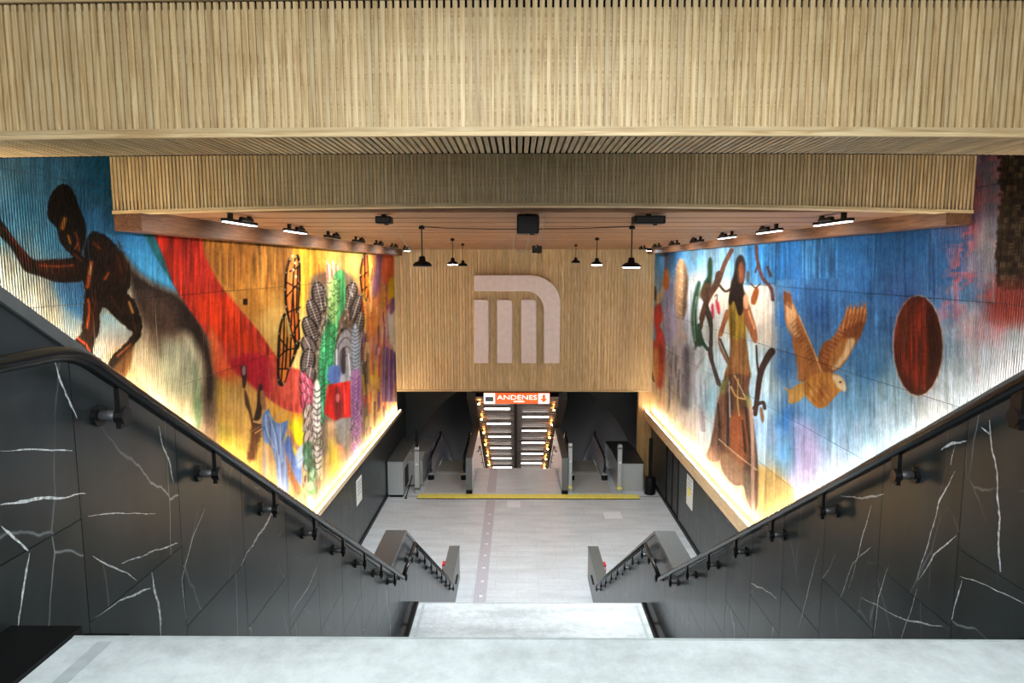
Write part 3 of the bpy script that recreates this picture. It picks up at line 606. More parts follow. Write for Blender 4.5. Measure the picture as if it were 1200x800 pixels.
    for k in range(5): c.line([(373 + k * 5, 310 + (k % 2) * 5), (374 + k * 5, 328)], (1, 3), (150,50,30), .7)
    c.poly([(391,322),(400,316),(404,330),(404,358),(396,378),(392,420),(384,470),(374,500),(372,440),(376,400),(384,372),(388,345)], (86,160,98), 1.5, 1, col2=(60,150,104), streak=.3)
    c.poly([(384,330),(396,330),(394,376),(384,372)], (170,190,120), 2, .7)
    for k in range(64):
        y = 326 + k * 2.4; x = 391 - max(0, k - 16) * .28 + random.uniform(-6, 6); c.line([(x - 2, y), (x, y + 1.5), (x + 2, y - .5)], .9, (22,58,38), .75)
    c.poly([(400,390),(412,386),(420,410),(420,445),(412,452),(398,450),(392,430),(393,408)], (156,152,154), 2)
    for r in (6, 10, 14, 18): c.line([(405 - r * .7, 432), (404 - r * .55, 432 - r * 1.9), (406, 432 - r * 2.6), (410 + r * .35, 432 - r * 1.6), (411 + r * .5, 436)], 1.1, (60,54,54), .85)
    c.poly([(400,412),(404,408),(404,436),(399,434)], (60,54,58), 1); c.line([(394,410),(394,440)], 2, (214,220,226)); c.line([(408,415),(410,440)], 1.6, (226,226,226)); c.poly([(385,430),(398,430),(396,450),(384,446)], (84,104,150), 1.5)
    c.poly([(414,380),(420,390),(421,430),(415,440),(411,410)], (176,186,200), 1.5)
    for k in range(14): c.line([(412, 384 + k * 4.4), (416, 386 + k * 4.4), (420, 383 + k * 4.4)], .9, (52,54,64), .8)
    for k in range(26):
        x, y = 375 + random.uniform(-6, 5), 372 + k * 4; c.line([(x - 2, y), (x + 1, y + 2), (x + 3, y)], 1, (52,46,44), .7)
    c.poly([(383,451),(410,446),(411,489),(393,494),(379,484),(381,466)], (196,40,34), 1.0, 1, smooth=False, streak=.4); c.poly([(392,455),(398,455),(400,488),(393,490)], (92,36,40), 2, .75); c.line([(403,452),(404,484)], 1.4, (240,120,110), .6); c.ell(395, 466, 2.4, 5, (210,130,120), alpha=.7)
    c.poly([(392,494),(410,490),(408,512),(402,524),(395,512)], (132,128,122), 1.4); c.poly([(393,522),(402,526),(402,560),(396,556)], (214,140,100), 2, .85); c.poly([(382,496),(392,496),(390,526),(384,516)], (232,180,130), 3, .7)
    for k in range(6): feather(357 + (k % 2) * 5, 446 + k * 6, 4.5, 9, -24 + k * 4, (70,20,34), (168,64,78))
    for k in range(9): feather(360 + (k % 2) * 4, 482 + k * 7.5, 4, 8, 14, (40,34,36), (150,118,104))
    c.poly([(367,452),(374,452),(376,520),(378,560),(370,550),(366,500)], (224,214,196), 1.2, .9)
    for k in range(14): c.line([(367, 456 + k * 7), (371, 459 + k * 7), (376, 455 + k * 7)], 1.4, (46,46,44), .85)
    for r in (3, 6, 9): c.line([(373 - r * .5, 520), (373, 520 - r * 1.4), (373 + r * .5, 520), (373, 520 + r * 1.5)], 1.1, (70,64,40), .8)
    for k in range(3): c.ell(365 - k * 1.0, 556 + k * 16, 6, 9, (112,158,106)); c.ell(364 - k * 1.0, 553 + k * 16, 4, 6, (178,206,164)); 
    c.poly([(356,520),(364,520),(366,548),(360,552),(355,540)], (70,116,80), 2, .85)
    c.poly([(411,440),(422,436),(424,480),(420,530),(412,545),(411,500)], (168,120,168), 2, .85)
    for k in range(20): c.line([(411 + random.uniform(0, 3), 442 + k * 5), (416, 446 + k * 5), (421, 441 + k * 5)], 1, (96,52,110), .7)
    for k in range(160):
        y = random.uniform(470, 585); x = random.uniform(354, 378) if random.random() < .6 else random.uniform(408, 426)
        if y > 597 - (x - 370) * 1.2 - 5: continue
        col = random.choice([(44,38,36),(206,196,184),(120,60,70),(96,120,84),(150,110,150),(70,58,54)]); c.line([(x, y), (x + random.uniform(-2, 2), y + random.uniform(3, 7))], random.uniform(.8, 1.5), col, .65)
    c.poly([(376,540),(390,530),(392,560),(382,590),(374,585)], (176,146,92), 4, .7); c.poly([(386,515),(396,530),(398,556),(386,556)], (244,208,60), 4, .7)
    # blaze of coloured strokes at the far end
    for k in range(120):
        x = random.uniform(424, 464); y = random.uniform(300, 520); L = random.uniform(8, 30)
        if y + L > 597 - (x - 370) * 1.2 - 6: continue
        col = random.choice([(232,180,50),(214,96,40),(120,62,130),(240,214,150),(172,40,40),(86,60,52),(236,150,80),(150,104,160),(206,190,70),(58,44,52)])
        c.line([(x, y), (x + random.uniform(-2, 2), y + L)], random.uniform(1.2, 2.8), col, .6)
    c.poly([(443,292),(452,292),(447,330),(438,350),(436,330)], (134,92,128), 2, .8); c.poly([(450,292),(463,292),(463,326),(448,328)], (204,92,50), 2, .85); c.poly([(456,328),(464,326),(463,350),(455,350)], (196,170,36), 1.5, .9)
    c.poly([(453,368),(464,358),(464,412),(456,398)], (224,224,220), 2, .95); c.poly([(457,352),(464,348),(464,360),(457,368)], (120,74,138), 1.5, .9)
    for k in range(9): c.line([(450 + k * 1.5, 405 + k), (448 + k * 1.9, 470)], 1.4, [(92,70,150),(150,130,190),(66,44,100)][k % 3], .85)
    finish(c, .17); return c

def paint_right():
    c = Canvas(750, 1240, 150, 660)
    c.field([(766,300,70,150,210),(766,350,130,195,225),(766,400,110,170,220),(768,440,204,184,158),(766,470,212,182,134),(790,300,60,120,175),(785,340,140,150,185),(790,380,165,165,200),(815,300,90,145,185),(815,340,200,215,220),(825,380,190,205,205),(812,400,170,180,190),
      (820,440,190,215,220),(832,470,150,195,210),(825,500,200,215,215),(810,510,202,184,160),(835,310,136,176,204),(850,300,120,166,202),(848,345,225,210,185),(845,390,200,205,200),(840,420,170,190,195),(855,310,110,165,200),
      (895,300,45,115,170),(905,310,40,105,160),(890,345,215,205,185),(898,370,220,205,190),(898,400,190,200,195),(895,430,180,205,210),(902,450,190,215,220),(900,480,170,205,225),(898,510,150,180,220),(893,540,176,196,200),(900,560,214,176,104),(895,590,216,176,104),
      (860,600,214,180,122),(830,560,214,182,126),(790,500,210,182,138),(775,485,210,182,138),(920,300,45,115,175),(950,290,60,125,180),(970,300,35,90,140),(940,340,60,115,175),(915,370,50,110,180),(930,400,70,125,190),(960,360,45,90,150),(1000,400,70,130,190),(1020,430,70,130,185),
      (915,430,70,130,200),(1000,470,120,175,215),(960,490,110,165,215),(920,490,60,130,205),(920,530,120,185,230),(945,530,185,180,225),(975,500,150,195,230),(975,540,164,184,218),(1010,510,150,184,214),(1040,460,150,190,215),(1040,490,158,186,210),(1090,480,176,190,204),
      (1000,290,40,98,152),(1040,290,40,98,152),(1070,285,44,102,160),(1010,330,48,102,158),(1030,370,60,110,165),(1060,340,60,100,160),(1120,300,40,100,160),(1110,200,45,115,190),(1150,195,120,100,140),(1125,240,100,90,130),(1150,260,150,110,140),(1140,310,110,100,145),(1160,300,150,150,165),
      (1110,330,50,105,165),(1130,350,90,140,190),(1140,380,190,150,160),(1180,360,160,90,85),(1120,400,140,172,200),(1150,420,166,182,200),(1190,400,166,180,196),(1120,440,164,184,204),(1225,380,170,140,140)])
    # panels of different blue and a soft blue band below them
    c.poly([(910,262),(940,262),(940,326),(910,328)], (36,98,160), 1, .7, smooth=False, streak=.4); c.poly([(941,262),(983,262),(983,326),(941,326)], (64,128,186), 1, .6, smooth=False, streak=.5)
    c.poly([(906,334),(1010,338),(1000,352),(960,362),(906,352)], (60,110,166), 5, .5)
    # pink clouds on blue
    sl = (slice(0, (420 - 150) * SS), slice((1035 - 750) * SS, (1180 - 750) * SS)); X, Y = c.X[sl], c.Y[sl]
    n = .7 * vnoise(X * .045 + Y * .03, Y * .07 - X * .01, 11) + .6 * vnoise(X * .12 + Y * .06, Y * .16, 12) + .45 * vnoise(X * .3, Y * .3, 13); m = np.clip((n + .05) * 1.9, 0, .8) * np.clip((X - (1125 - (Y - 190) * .22)) / 25, 0, 1) * np.clip((410 - Y) / 60, 0, 1)
    c.blend(sl, m, (205,112,122)); n2 = vnoise(X * .04, Y * .04, 15); c.blend(sl, np.clip((n2 - .15) * 1.6, 0, .6) * np.clip((X - 1100) / 40, 0, 1), (190,190,205))
    c.poly([(1150,200),(1172,196),(1168,320),(1150,330),(1140,300),(1152,250)], (150,150,160), 8, .55)
    # carved temple, red haze below it
    c.poly([(1176,180),(1172,215),(1178,225),(1172,250),(1168,300),(1170,332),(1178,340),(1240,340),(1240,150),(1180,150)], (70,56,44), 1.2, 1, smooth=False, rough=2)
    for r in range(22):
        for q in range(9):
            x = 1170 + q * 7 + (r % 2) * 3.5; y = 180 + r * 7.5
            if y > 332: continue
            c.poly([(x, y), (x + 6, y), (x + 6, y + 6), (x, y + 6)], random.choice([(96,80,62),(58,46,36),(120,100,78),(40,32,26),(82,66,50)]), .8, .75, smooth=False)
            if random.random() < .5: c.line([(x + 1, y + 3), (x + 5, y + 3)], 1, (28,22,18), .7)
    c.poly([(1168,334),(1240,334),(1240,372),(1190,380),(1162,372)], (150,62,54), 10, .75)
    for k in range(260):     # loose vertical brushwork in the sky
        x = random.uniform(905, 1165); y = random.uniform(270, 520); L = random.uniform(15, 60); d = random.uniform(-1, 1)
        j = int((y - c.y0) * SS); i = int((x - c.x0) * SS); col = np.clip(c.a[j, i] * (1 + .28 * d) + 10 * d, 0, 255)
        c.line([(x, y), (x + 1, y + L)], random.uniform(.8, 3), col, .5, 1.2, smooth=False)
    # russet disc
    c.ell(1077, 405, 30, 60, (196,172,152), alpha=.8, feather=1.2); c.ell(1077, 405, 28.5, 58.5, (74,28,16), feather=.8)
    c.poly([(1052,390),(1060,360),(1072,350),(1084,360),(1086,420),(1078,455),(1064,440),(1054,420)], (146,48,26), 6, .8, streak=.5); c.poly([(1058,370),(1066,362),(1064,400),(1058,410)], (96,52,30), 4, .7); c.poly([(1090,365),(1102,390),(1102,420),(1092,440),(1090,400)], (52,20,12), 5, .8); c.line([(1084,352),(1084,455)], 2.5, (178,58,34), .5, 2)
    # pale lower sky, lavender haze, sand
    c.poly([(930,492),(958,505),(955,562),(925,575),(934,530)], (198,180,226), 8, .65)
    c.poly([(886,548),(905,552),(932,578),(925,640),(860,640),(880,600)], (214,174,102), 2.5, .9)
    # eagle (zoom frame 900,330, 5x)
    z = lambda p: zm(p, 900, 330, 5)
    c.poly(z([(300,440),(330,360),(380,330),(420,270),(455,195),(480,150),(490,125),(500,165),(520,130),(530,170),(548,115),(555,165),(572,120),(582,160),(580,220),(550,310),(510,380),(450,480),(400,522),(350,540),(310,500)]), (152,88,46), 1, rough=.5)
    c.poly(z([(420,400),(480,330),(515,345),(490,410),(440,480),(400,515),(380,500)]), (226,186,136), 1.6); c.poly(z([(400,380),(470,330),(440,420),(390,490),(360,500),(370,430)]), (186,122,62), 2)
    for k in range(6): c.line(z([(440 + k * 24, 290 - k * 12), (470 + k * 21, 150 + (k % 2) * 12)]), 1.8, (214,146,84), .85)
    for k in range(5): c.line(z([(452 + k * 24, 290 - k * 8), (486 + k * 20, 190)]), .9, (96,50,28), .7)
    c.poly(z([(430,300),(500,250),(552,235),(540,300),(490,330)]), (122,66,34), 2, .7)
    for k in range(10): c.line(z([(310 + k * 13, 450 - k * 22), (350 + k * 13, 470 - k * 22)]), 1.2, (196,132,92), .7)
    c.poly(z([(95,95),(100,45),(112,75),(128,50),(140,90),(165,160),(180,190),(200,240),(235,320),(275,410),(300,460),(340,560),(330,590),(280,560),(230,580),(182,575),(180,500),(150,380),(140,310),(110,250)]), (168,104,58), 1, rough=.5)
    c.poly(z([(105,130),(145,130),(172,190),(165,260),(190,320),(150,310),(120,260)]), (216,164,116), 2)
    for k in range(5): c.line(z([(104 + k * 9, 130 + k * 8), (101 + k * 9, 60 + k * 4)]), 1.2, (100,54,32), .8)
    for k in range(12): c.line(z([(140 + k * 9, 250 + k * 22), (170 + k * 10, 220 + k * 22)]), 1.1, (110,60,34), .6)
    for k in range(7): c.line(z([(180 + k * 12, 570 - k * 4), (165 + k * 10, 360)]), 1.6, (206,140,72), .5)
    c.line(z([(185,200),(240,330),(290,450),(330,570)]), 1.8, (226,176,110), .8)
    c.poly(z([(105,620),(140,630),(185,595),(225,590),(230,640),(200,690),(150,715),(125,700),(125,660)]), (214,160,84), 1, rough=.8)
    c.poly(z([(220,580),(280,540),(350,530),(410,545),(445,575),(460,615),(455,640),(430,640),(400,670),(370,705),(330,738),(290,735),(250,700),(215,650)]), (196,130,58), 1)
    c.poly(z([(380,550),(420,550),(450,580),(462,615),(455,640),(425,630),(400,600)]), (240,206,156), 1.4); c.poly(z([(300,600),(360,600),(370,680),(330,730),(280,720)]), (160,96,42), 3, .7); c.ell(*z([(428,588)])[0], 1.3, 1.1, (50,26,16)); c.poly(z([(440,600),(462,618),(455,642),(438,630)]), (250,226,190), 1)
    for k in range(14): c.line(z([(235 + (k * 37) % 120, 590 + (k * 23) % 110), (245 + (k * 37) % 120, 612 + (k * 23) % 110)]), 1.4, (230,178,104) if k % 2 else (130,74,34), .6)
    # woman in the long brown skirt (zoom frames 820,285 5x and 820,440 4.71x)
    a = lambda p: zm(p, 820, 285, 5); b = lambda p: zm(p, 820, 440, 4.71)
    c.poly(a([(330,250),(430,250),(436,600),(390,600),(330,580),(300,420),(290,320)]), (222,208,190), 5, .7); c.poly(a([(150,560),(240,570),(270,600),(330,600),(430,620),(430,800),(60,800),(60,620)]), (176,202,210), 6, .5)
    c.poly(a([(268,20),(450,20),(450,245),(270,245)]), (40,108,166), 1.4, .75, smooth=False, streak=.3)
    br = (62,44,38)
    c.line(a([(190,40),(150,120),(110,230),(60,310),(30,380),(15,440)]), (5, 7), (96,62,48)); c.line(a([(110,235),(150,280),(180,270)]), 3, br); c.line(a([(40,400),(65,480),(70,580),(62,650),(90,740),(120,830)]), (4, 4), br); c.line(a([(15,440),(0,520),(-30,620)]), 4, (40,52,48))
    c.line(a([(335,20),(340,90),(370,200),(420,260),(432,330)]), 4, (84,54,54)); c.line(a([(400,140),(420,190)]), 3, br); c.line(a([(330,170),(345,110)]), 2, br); c.poly(a([(325,265),(345,260),(350,290),(330,355),(308,355),(305,320)]), (136,74,36), 1); c.line(a([(300,235),(330,260),(355,240)]), 1.6, br)
    c.poly(a([(98,330),(115,350),(122,410),(108,408),(98,360)]), (184,48,66), .9); c.poly(a([(72,360),(84,360),(86,430),(78,440),(70,400)]), (176,44,70), .9); c.line(a([(92,310),(105,300),(104,330)]), 1.2, br)
    c.poly(a([(60,85),(75,95),(78,160),(70,240),(60,300),(30,330),(5,300),(25,230),(48,190),(50,120)]), (34,66,42), 1.4); c.poly(a([(40,230),(75,240),(60,310),(20,330),(0,300)]), (84,52,36), 2, .8)
    # tree on the right of the skirt
    c.line(a([(425,635),(395,680),(360,760),(340,900),(328,1000)]), (9, 5), br); c.line(a([(335,600),(340,700),(348,760)]), 2.4, br); c.line(b([(300,180),(330,155),(355,150),(362,180)]), 4, br); c.poly(b([(335,175),(350,185),(358,240),(348,260),(336,215)]), (132,92,66), 1)
    sk = (150,92,60)
    c.poly(a([(178,420),(150,480),(122,530),(120,580),(150,650),(200,740),(230,800),(218,800),(160,700),(118,610),(112,540),(140,450),(165,390)]), (110,70,44), 1); c.line(a([(165,400),(135,500),(125,535)]), 5, sk); c.line(a([(122,560),(160,650),(225,790)]), 2.4, (70,50,34))
    c.poly(a([(180,300),(240,250),(270,290),(300,380),(335,500),(340,570),(322,580),(290,510),(268,470),(275,560),(290,680),(295,800),(150,800),(175,680),(180,560),(172,420)]), (112,82,44), 1, 1, col2=(124,84,50), streak=.2)
    c.poly(a([(185,350),(262,350),(272,540),(180,545)]), (134,112,42), 3, .8, streak=.5); c.poly(a([(258,370),(290,380),(330,490),(340,565),(322,578),(285,500),(265,460)]), sk, 1.2); c.line(a([(290,400),(325,500)]), 2.4, (214,150,108), .8)
    c.poly(a([(240,68),(262,85),(272,130),(268,200),(258,245),(262,300),(255,400),(230,420),(205,340),(185,360),(172,340),(185,240),(205,170),(215,100)]), (34,24,22), 1)
    c.poly(a([(228,130),(252,112),(264,150),(262,210),(245,240),(228,210)]), (120,72,48), 1.6); c.line(a([(236,150),(240,190)]), 2, (164,104,70), .7); c.poly(a([(262,310),(280,300),(290,345),(285,380),(265,380),(258,340)]), (206,152,112), 1); c.poly(a([(280,165),(292,170),(292,220),(282,230),(276,200)]), (70,62,56), 1)
    # skirt
    c.poly(b([(150,0),(270,0),(275,80),(285,160),(300,260),(315,380),(325,500),(325,690),(315,745),(300,760),(262,690),(245,610),(205,608),(170,585),(130,530),(112,470),(100,475),(60,470),(40,440),(60,380),(80,280),(100,150),(120,80)]), (88,58,40), 1, 1, col2=(92,64,44), streak=.25)
    c.poly(b([(165,220),(240,210),(262,330),(260,470),(215,490),(150,400),(140,300)]), (146,80,44), 5, .85); c.poly(b([(100,110),(130,90),(130,200),(110,330),(100,450),(62,450),(82,330)]), (140,98,78), 3, .6); c.poly(b([(120,420),(200,450),(250,520),(245,590),(210,600),(160,570),(125,510)]), (138,104,74), 4, .8)
    c.poly(b([(40,430),(70,400),(105,450),(110,475),(80,490),(45,470)]), (196,150,110), 4, .6)
    for q in ([(165,100),(160,240),(155,380)],[(255,130),(270,300),(290,470),(300,700)],[(105,160),(110,280),(108,380)],[(240,250),(255,420)]): c.line(b(q), 3, (44,30,26), .75)
    for q in ([(195,0),(260,130)],[(108,350),(200,430),(318,520)]): c.line(b(q), 1.3, (196,176,140), .85)
    c.line(b([(278,140),(292,260),(296,420),(296,600),(300,750)]), 4.5, (176,142,122), .8); c.line(b([(175,60),(205,115),(260,130)]), 1.8, (196,150,90), .9); c.line(b([(165,30),(170,230)]), 1.4, (170,180,190), .8); c.line(b([(215,20),(212,130),(222,220)]), 1.6, (190,150,80), .8)
    c.poly(b([(110,60),(140,25),(160,10),(150,80),(125,100)]), (112,110,62), 2, .8); c.poly(b([(255,110),(275,110),(285,160),(262,170)]), (120,120,66), 2, .8); c.line(b([(160,240),(158,380)]), 3.5, (48,48,60), .8)
    c.poly(b([(255,540),(275,560),(285,640),(275,680),(258,620)]), (96,90,66), 2, .7)
    # statue in grey robes, red figure, bird tail (zoom frame 755,285 6.67x / 755,400 6.67x)
    u = lambda p: zm(p, 755, 285, 6.667); v = lambda p: zm(p, 755, 400, 6.667)
    c.poly(u([(165,380),(200,360),(240,560),(240,760),(160,760)]), (172,164,204), 4, .7)
    c.poly(u([(285,120),(315,140),(335,220),(345,300),(335,420),(330,520),(300,590),(318,680),(335,760),(260,790),(262,600),(245,500),(240,400),(250,220),(262,150)]), (176,142,108), 1.4); c.poly(u([(315,150),(335,220),(345,300),(335,420),(330,520),(305,590),(310,440),(318,300)]), (82,62,50), 2, .85)
    for k in range(12): c.line(u([(255 + (k * 29) % 60, 180 + k * 32), (275 + (k * 29) % 60, 200 + k * 32)]), 1.6, (226,200,166) if k % 2 else (120,92,72), .6)
    c.poly(u([(265,600),(310,600),(330,760),(350,900),(380,1100),(250,1100),(190,1000),(200,860),(225,740),(255,700)]), (176,172,178), 3, .85)
    for k in range(46):
        x = random.uniform(180, 400); y = random.uniform(20, 330); L = random.uniform(80, 260); c.line(v([(x, y), (x + random.uniform(-10, 12), y + L * .5), (x + random.uniform(-16, 20), y + L)]), (random.uniform(1.4, 3), .8), random.choice([(112,108,118),(226,220,224),(84,82,94),(176,172,180),(140,136,146)]), .7, .9)
    c.poly(v([(315,60),(350,60),(370,400),(350,540),(300,500),(310,300)]), (100,98,110), 3, .75); c.poly(v([(300,520),(360,545),(420,520),(470,560),(465,740),(400,690),(260,620),(240,480)]), (228,214,202), 5, .8)
    for k in range(8): c.line(v([(425 + k * 6, 480 + k * 10), (445 + k * 5, 700)]), 1.4, (150,142,146), .6)
    for k in range(9): c.line(v([(392 + k * 10, 250 + (k * 37) % 60), (396 + k * 12, 420 + (k * 53) % 160)]), (2, .8), random.choice([(150,150,166),(196,200,210),(126,126,140)]), .5, 1.2)
    c.line(v([(395,240),(430,180),(490,90)]), (4, 2), (168,168,172), .9)
    c.poly(u([(180,190),(195,270),(190,350),(172,365),(150,340),(155,260),(165,200)]), (206,116,42), 1); c.poly(u([(155,60),(190,60),(185,180),(172,200),(160,150)]), (92,66,74), 2, .7); c.line(u([(85,345),(90,440)]), 3, (84,60,56), .9)
    c.poly(u([(150,340),(150,400),(125,470),(100,480),(95,420),(120,380)]), (224,196,166), 1.4); c.poly(u([(85,500),(130,475),(148,590),(125,640),(150,700),(160,800),(100,800),(92,700),(80,600)]), (206,66,66), 1.4); c.poly(v([(75,0),(150,0),(165,80),(150,320),(128,370),(95,330),(80,150)]), (204,84,66), 2); c.poly(v([(80,60),(110,90),(112,250),(100,330),(78,250)]), (232,176,96), 2, .85); c.poly(v([(120,0),(150,60),(150,150),(130,160)]), (150,40,52), 2, .8); c.line(v([(55,200),(68,280),(80,310)]), 1.6, (44,40,48)); c.poly(v([(128,360),(150,420),(148,540),(130,500)]), (240,176,150), 4, .6)
    c.poly(u([(420,300),(445,310),(430,400),(415,520),(420,650),(460,790),(400,790),(372,650),(375,520),(392,400)]), (40,70,54), 1.4); c.line(u([(410,420),(392,560),(400,760)]), 2, (120,160,130), .8); c.line(u([(430,640),(455,760),(500,830)]), 4, (36,70,62)); c.line(u([(470,440),(520,560),(530,660),(520,780)]), 3.4, (56,54,50)); c.line(u([(590,240),(560,330),(500,420),(470,520),(448,660)]), (8, 3), (78,54,44))
    for q in ([(400,60),(395,130)],[(385,240),(388,300)]): c.line(u(q), 2, (200,150,120), .5)
    c.line(v([(520,0),(540,180),(580,330)]), 3.6, (72,60,58)); 
    finish(c, .17, .96, .10); return c

def mural(name, label, X, sg, side, canvas):
    e = empty(name, (X, 15, Z(LEDGE)), label, 'mural')
    cols = [4.9]
    DE = DEND - .06
    while cols[-1] < DE - .3: cols.append(min(cols[-1] + 1.3, DE))
    if DE - cols[-2] < .5: cols.pop(-2)
    rows = [1.95, .94, -.42, -1.74, -3.05, -4.4, -5.93]
    for a, b in zip(cols, cols[1:]):
        for zt, zb in zip(rows, rows[1:]):
            if a > 8.1: zt = min(zt, .62)
            if zt <= zb: continue
            if zt < min(ledge_z(side, a), ledge_z(side, b)) + .03: continue
            g = .004; w = abs(F * X / a - F * X / b); h = F * (zt - zb) / ((a + b) / 2)
            nu = int(max(8, min(220, w * 1.6))); nv = int(max(8, min(230, h * 1.35)))
            px = np.linspace(1 / (a + g), 1 / (b - g), nu); Y = 1 / px[None, :] + np.zeros((nv, 1)); t = np.linspace(0, 1, nv)[:, None]
            top = zt - g; bot = np.array([max(zb + g, ledge_z(side, d) + .002) for d in Y[0]]); bot = np.minimum(bot, top - .005)
            Zz = top + (bot[None, :] - top) * t
            u, v = project(np.full(Y.shape, X), Y, Zz); colr = lin(canvas.sample(u, v)) * random.uniform(.88, 1.04)
            k = random.uniform(0, .004)
            V = np.stack([np.full(Y.shape, X - sg * (.012 + k)), Y, Zz + ZC], -1).reshape(-1, 3)
            i = np.arange((nv - 1) * nu).reshape(nv - 1, nu)[:, :-1].ravel()
            Q = np.stack([i, i + 1, i + nu + 1, i + nu], -1)
            if sg < 0: Q = Q[:, ::-1]
            # shallow rim so that each panel has an edge
            n0 = len(V); rim = [0, nu - 1, nu * nv - 1, nu * (nv - 1)]; Vr = V[rim].copy(); Vr[:, 0] = X + sg * .03
            V = np.vstack([V, Vr]); R4 = [[rim[0], rim[1], n0 + 1, n0], [rim[1], rim[2], n0 + 2, n0 + 1], [rim[2], rim[3], n0 + 3, n0 + 2], [rim[3], rim[0], n0, n0 + 3]]
            Q = np.vstack([Q, np.array(R4)])
            m = bpy.data.meshes.new('mural_panel'); m.vertices.add(len(V)); m.vertices.foreach_set('co', V.ravel().astype(np.float32))
            m.loops.add(Q.size); m.loops.foreach_set('vertex_index', Q.ravel().astype(np.int32)); m.polygons.add(len(Q))
            m.polygons.foreach_set('loop_start', (np.arange(len(Q)) * 4).astype(np.int32))
            m.update(calc_edges=True)
            at = m.color_attributes.new('paint', 'FLOAT_COLOR', 'POINT')
            cc = np.ones((len(V), 4), np.float32); cc[:n0, :3] = colr.reshape(-1, 3); cc[n0:, :3] = .05
            at.data.foreach_set('color', cc.ravel()); m.materials.append(M['mural_near'] if a < 13 else M['mural_far'])
            link('mural_panel', m, e)
    return e
mural('mural', 'warm coloured mural with red ribbon, feathered dancer and monarch butterflies', XL, -1, 'left', paint_left())
mural('mural', 'blue sky mural with eagle, russet disc and woman in long brown skirt', XR, 1, 'right', paint_right())
# ================================================================== OBJECTS
# ---- handrails on the stair walls
def rounded(pts, r=.10, n=5):
    P = [np.array(p, float) for p in pts]; out = [P[0]]
    for a, b, c in zip(P, P[1:], P[2:]):
        u = (a - b) / np.linalg.norm(a - b); v = (c - b) / np.linalg.norm(c - b)
        for k in range(n + 1):
            t = k / n; out.append((b + u * r) * (1 - t) ** 2 + 2 * b * t * (1 - t) + (b + v * r) * t * t)
    out.append(P[-1]); return out
def handrail(X, sg, side):
    xr = X - sg * .10
    runs = [('upper', [(-3.0, -.285), (2.18, -.285), (8.2, -4.11)], [-1.6, -.3, 1.0, 2.43, 3.17, 3.92, 4.67, 5.42, 6.17, 6.92, 7.67]),
            ('level', [(8.2, -4.11), (9.2, -4.08)], [8.45, 8.95]),
            ('lower', [(9.2, -4.08), (15.2, -7.83), (15.75, -7.83)], [9.45, 10.2, 10.95, 11.7, 12.45, 13.2, 13.95, 14.7])]
    for nm, pr, br in runs:
        lab = {'upper': 'black handrail down the upper flight', 'level': 'short level handrail above the landing', 'lower': 'handrail down the lower flight'}[nm] + (' on the marble wall, %s mural side' % ('red' if side == 'left' else 'eagle'))
        e = empty('handrail', (X, pr[0][0], Z(pr[0][1])), lab, 'handrail', 'handrails along the stairs')
        P = rounded([(xr, d, Z(z)) for d, z in pr], .12)
        MB().tube(P, .027, 14).build('rail', 'rail', e, True)
        for d in br:
            z = np.interp(d, [p[0] for p in pr], [p[1] for p in pr]) + ZC
            o = z - .125
            b = MB().box(xr - .010, xr + .010, d - .028, d + .028, o - .045, z - .012).build('bracket', 'bracket', e)
            MB().tube([(X + sg * .01, d, o), (X - sg * .018, d, o)], .042, 16).build('flange', 'bracket', b)
            MB().tube([(X - sg * .012, d, o), (xr, d, o)], .021, 12).build('arm', 'tube', b, True)
            MB().tube([(xr - .018, d, o), (xr + .018, d, o)], .033, 12).build('boss', 'bracket', b)
handrail(XWL, -1, 'left'); handrail(XWR, 1, 'right')

# ---- letter emblem on the back wall
LY = DEND - .05
def lp(x, y): p = atY(x, y, LY - .3); return (p[0], Z(p[2]))
lg = empty('wall_emblem', (*lp(606, 427)[:1], LY, lp(606, 427)[1]), 'large white rounded letter M emblem on the oak slatted wall', 'emblem')
def zl(x, y): return lp(440 + x / 3.53, 240 + y / 3.53)
def bez(a, b, c, n=12): return [((1 - t) ** 2 * a[0] + 2 * t * (1 - t) * b[0] + t * t * c[0], (1 - t) ** 2 * a[1] + 2 * t * (1 - t) * b[1] + t * t * c[1]) for t in np.linspace(0, 1, n)]
def arc(cx, cy, rx, ry, n=14): return [(cx + rx * math.sin(t), cy - ry * math.cos(t)) for t in np.linspace(0, math.pi / 2, n)]
outer = [(407, 290)] + arc(640, 405, 125, 115) + [(762, 655)]
inner = [(697, 655)] + arc(625, 440, 72, 83)[::-1] + [(407, 357)]
def emblem_piece(pix):
    me = MB().prism_y([zl(x, y) for x, y in pix], LY - .30, LY + .01)
    o = me.build('emblem_bar', 'logo', lg); bv = o.modifiers.new('bevel', 'BEVEL'); bv.width = .035; bv.segments = 2; bv.limit_method = 'ANGLE'
# the hook is built from quads between its outer and inner outlines
o2 = [zl(*p) for p in outer]; i2 = [zl(*p) for p in inner[::-1]]
def resample(P, n):
    P = np.array(P); s = np.r_[0, np.cumsum(np.linalg.norm(np.diff(P, axis=0), axis=1))]; t = np.linspace(0, s[-1], n); return [(np.interp(q, s, P[:, 0]), np.interp(q, s, P[:, 1])) for q in t]
def keyed(P, corner0, corner1):
    return P
nk = 15
oo = [o2[0]] + o2[1:15] + [o2[15]]; ii = [i2[0]] + i2[1:15] + [i2[15]]
v = []; f = []
for (a, b) in zip(oo, ii): v += [(a[0], LY - .3, a[1]), (b[0], LY - .3, b[1]), (b[0], LY, b[1]), (a[0], LY, a[1])]
n = len(oo)
for k in range(n - 1):
    q = 4 * k
    for s in range(4): f.append((q + s, q + (s + 1) % 4, q + 4 + (s + 1) % 4, q + 4 + s))
f += [(3, 2, 1, 0), tuple(4 * (n - 1) + s for s in range(4))]
hk = MB().add(v, f).build('emblem_hook', 'logo', lg)
import bmesh
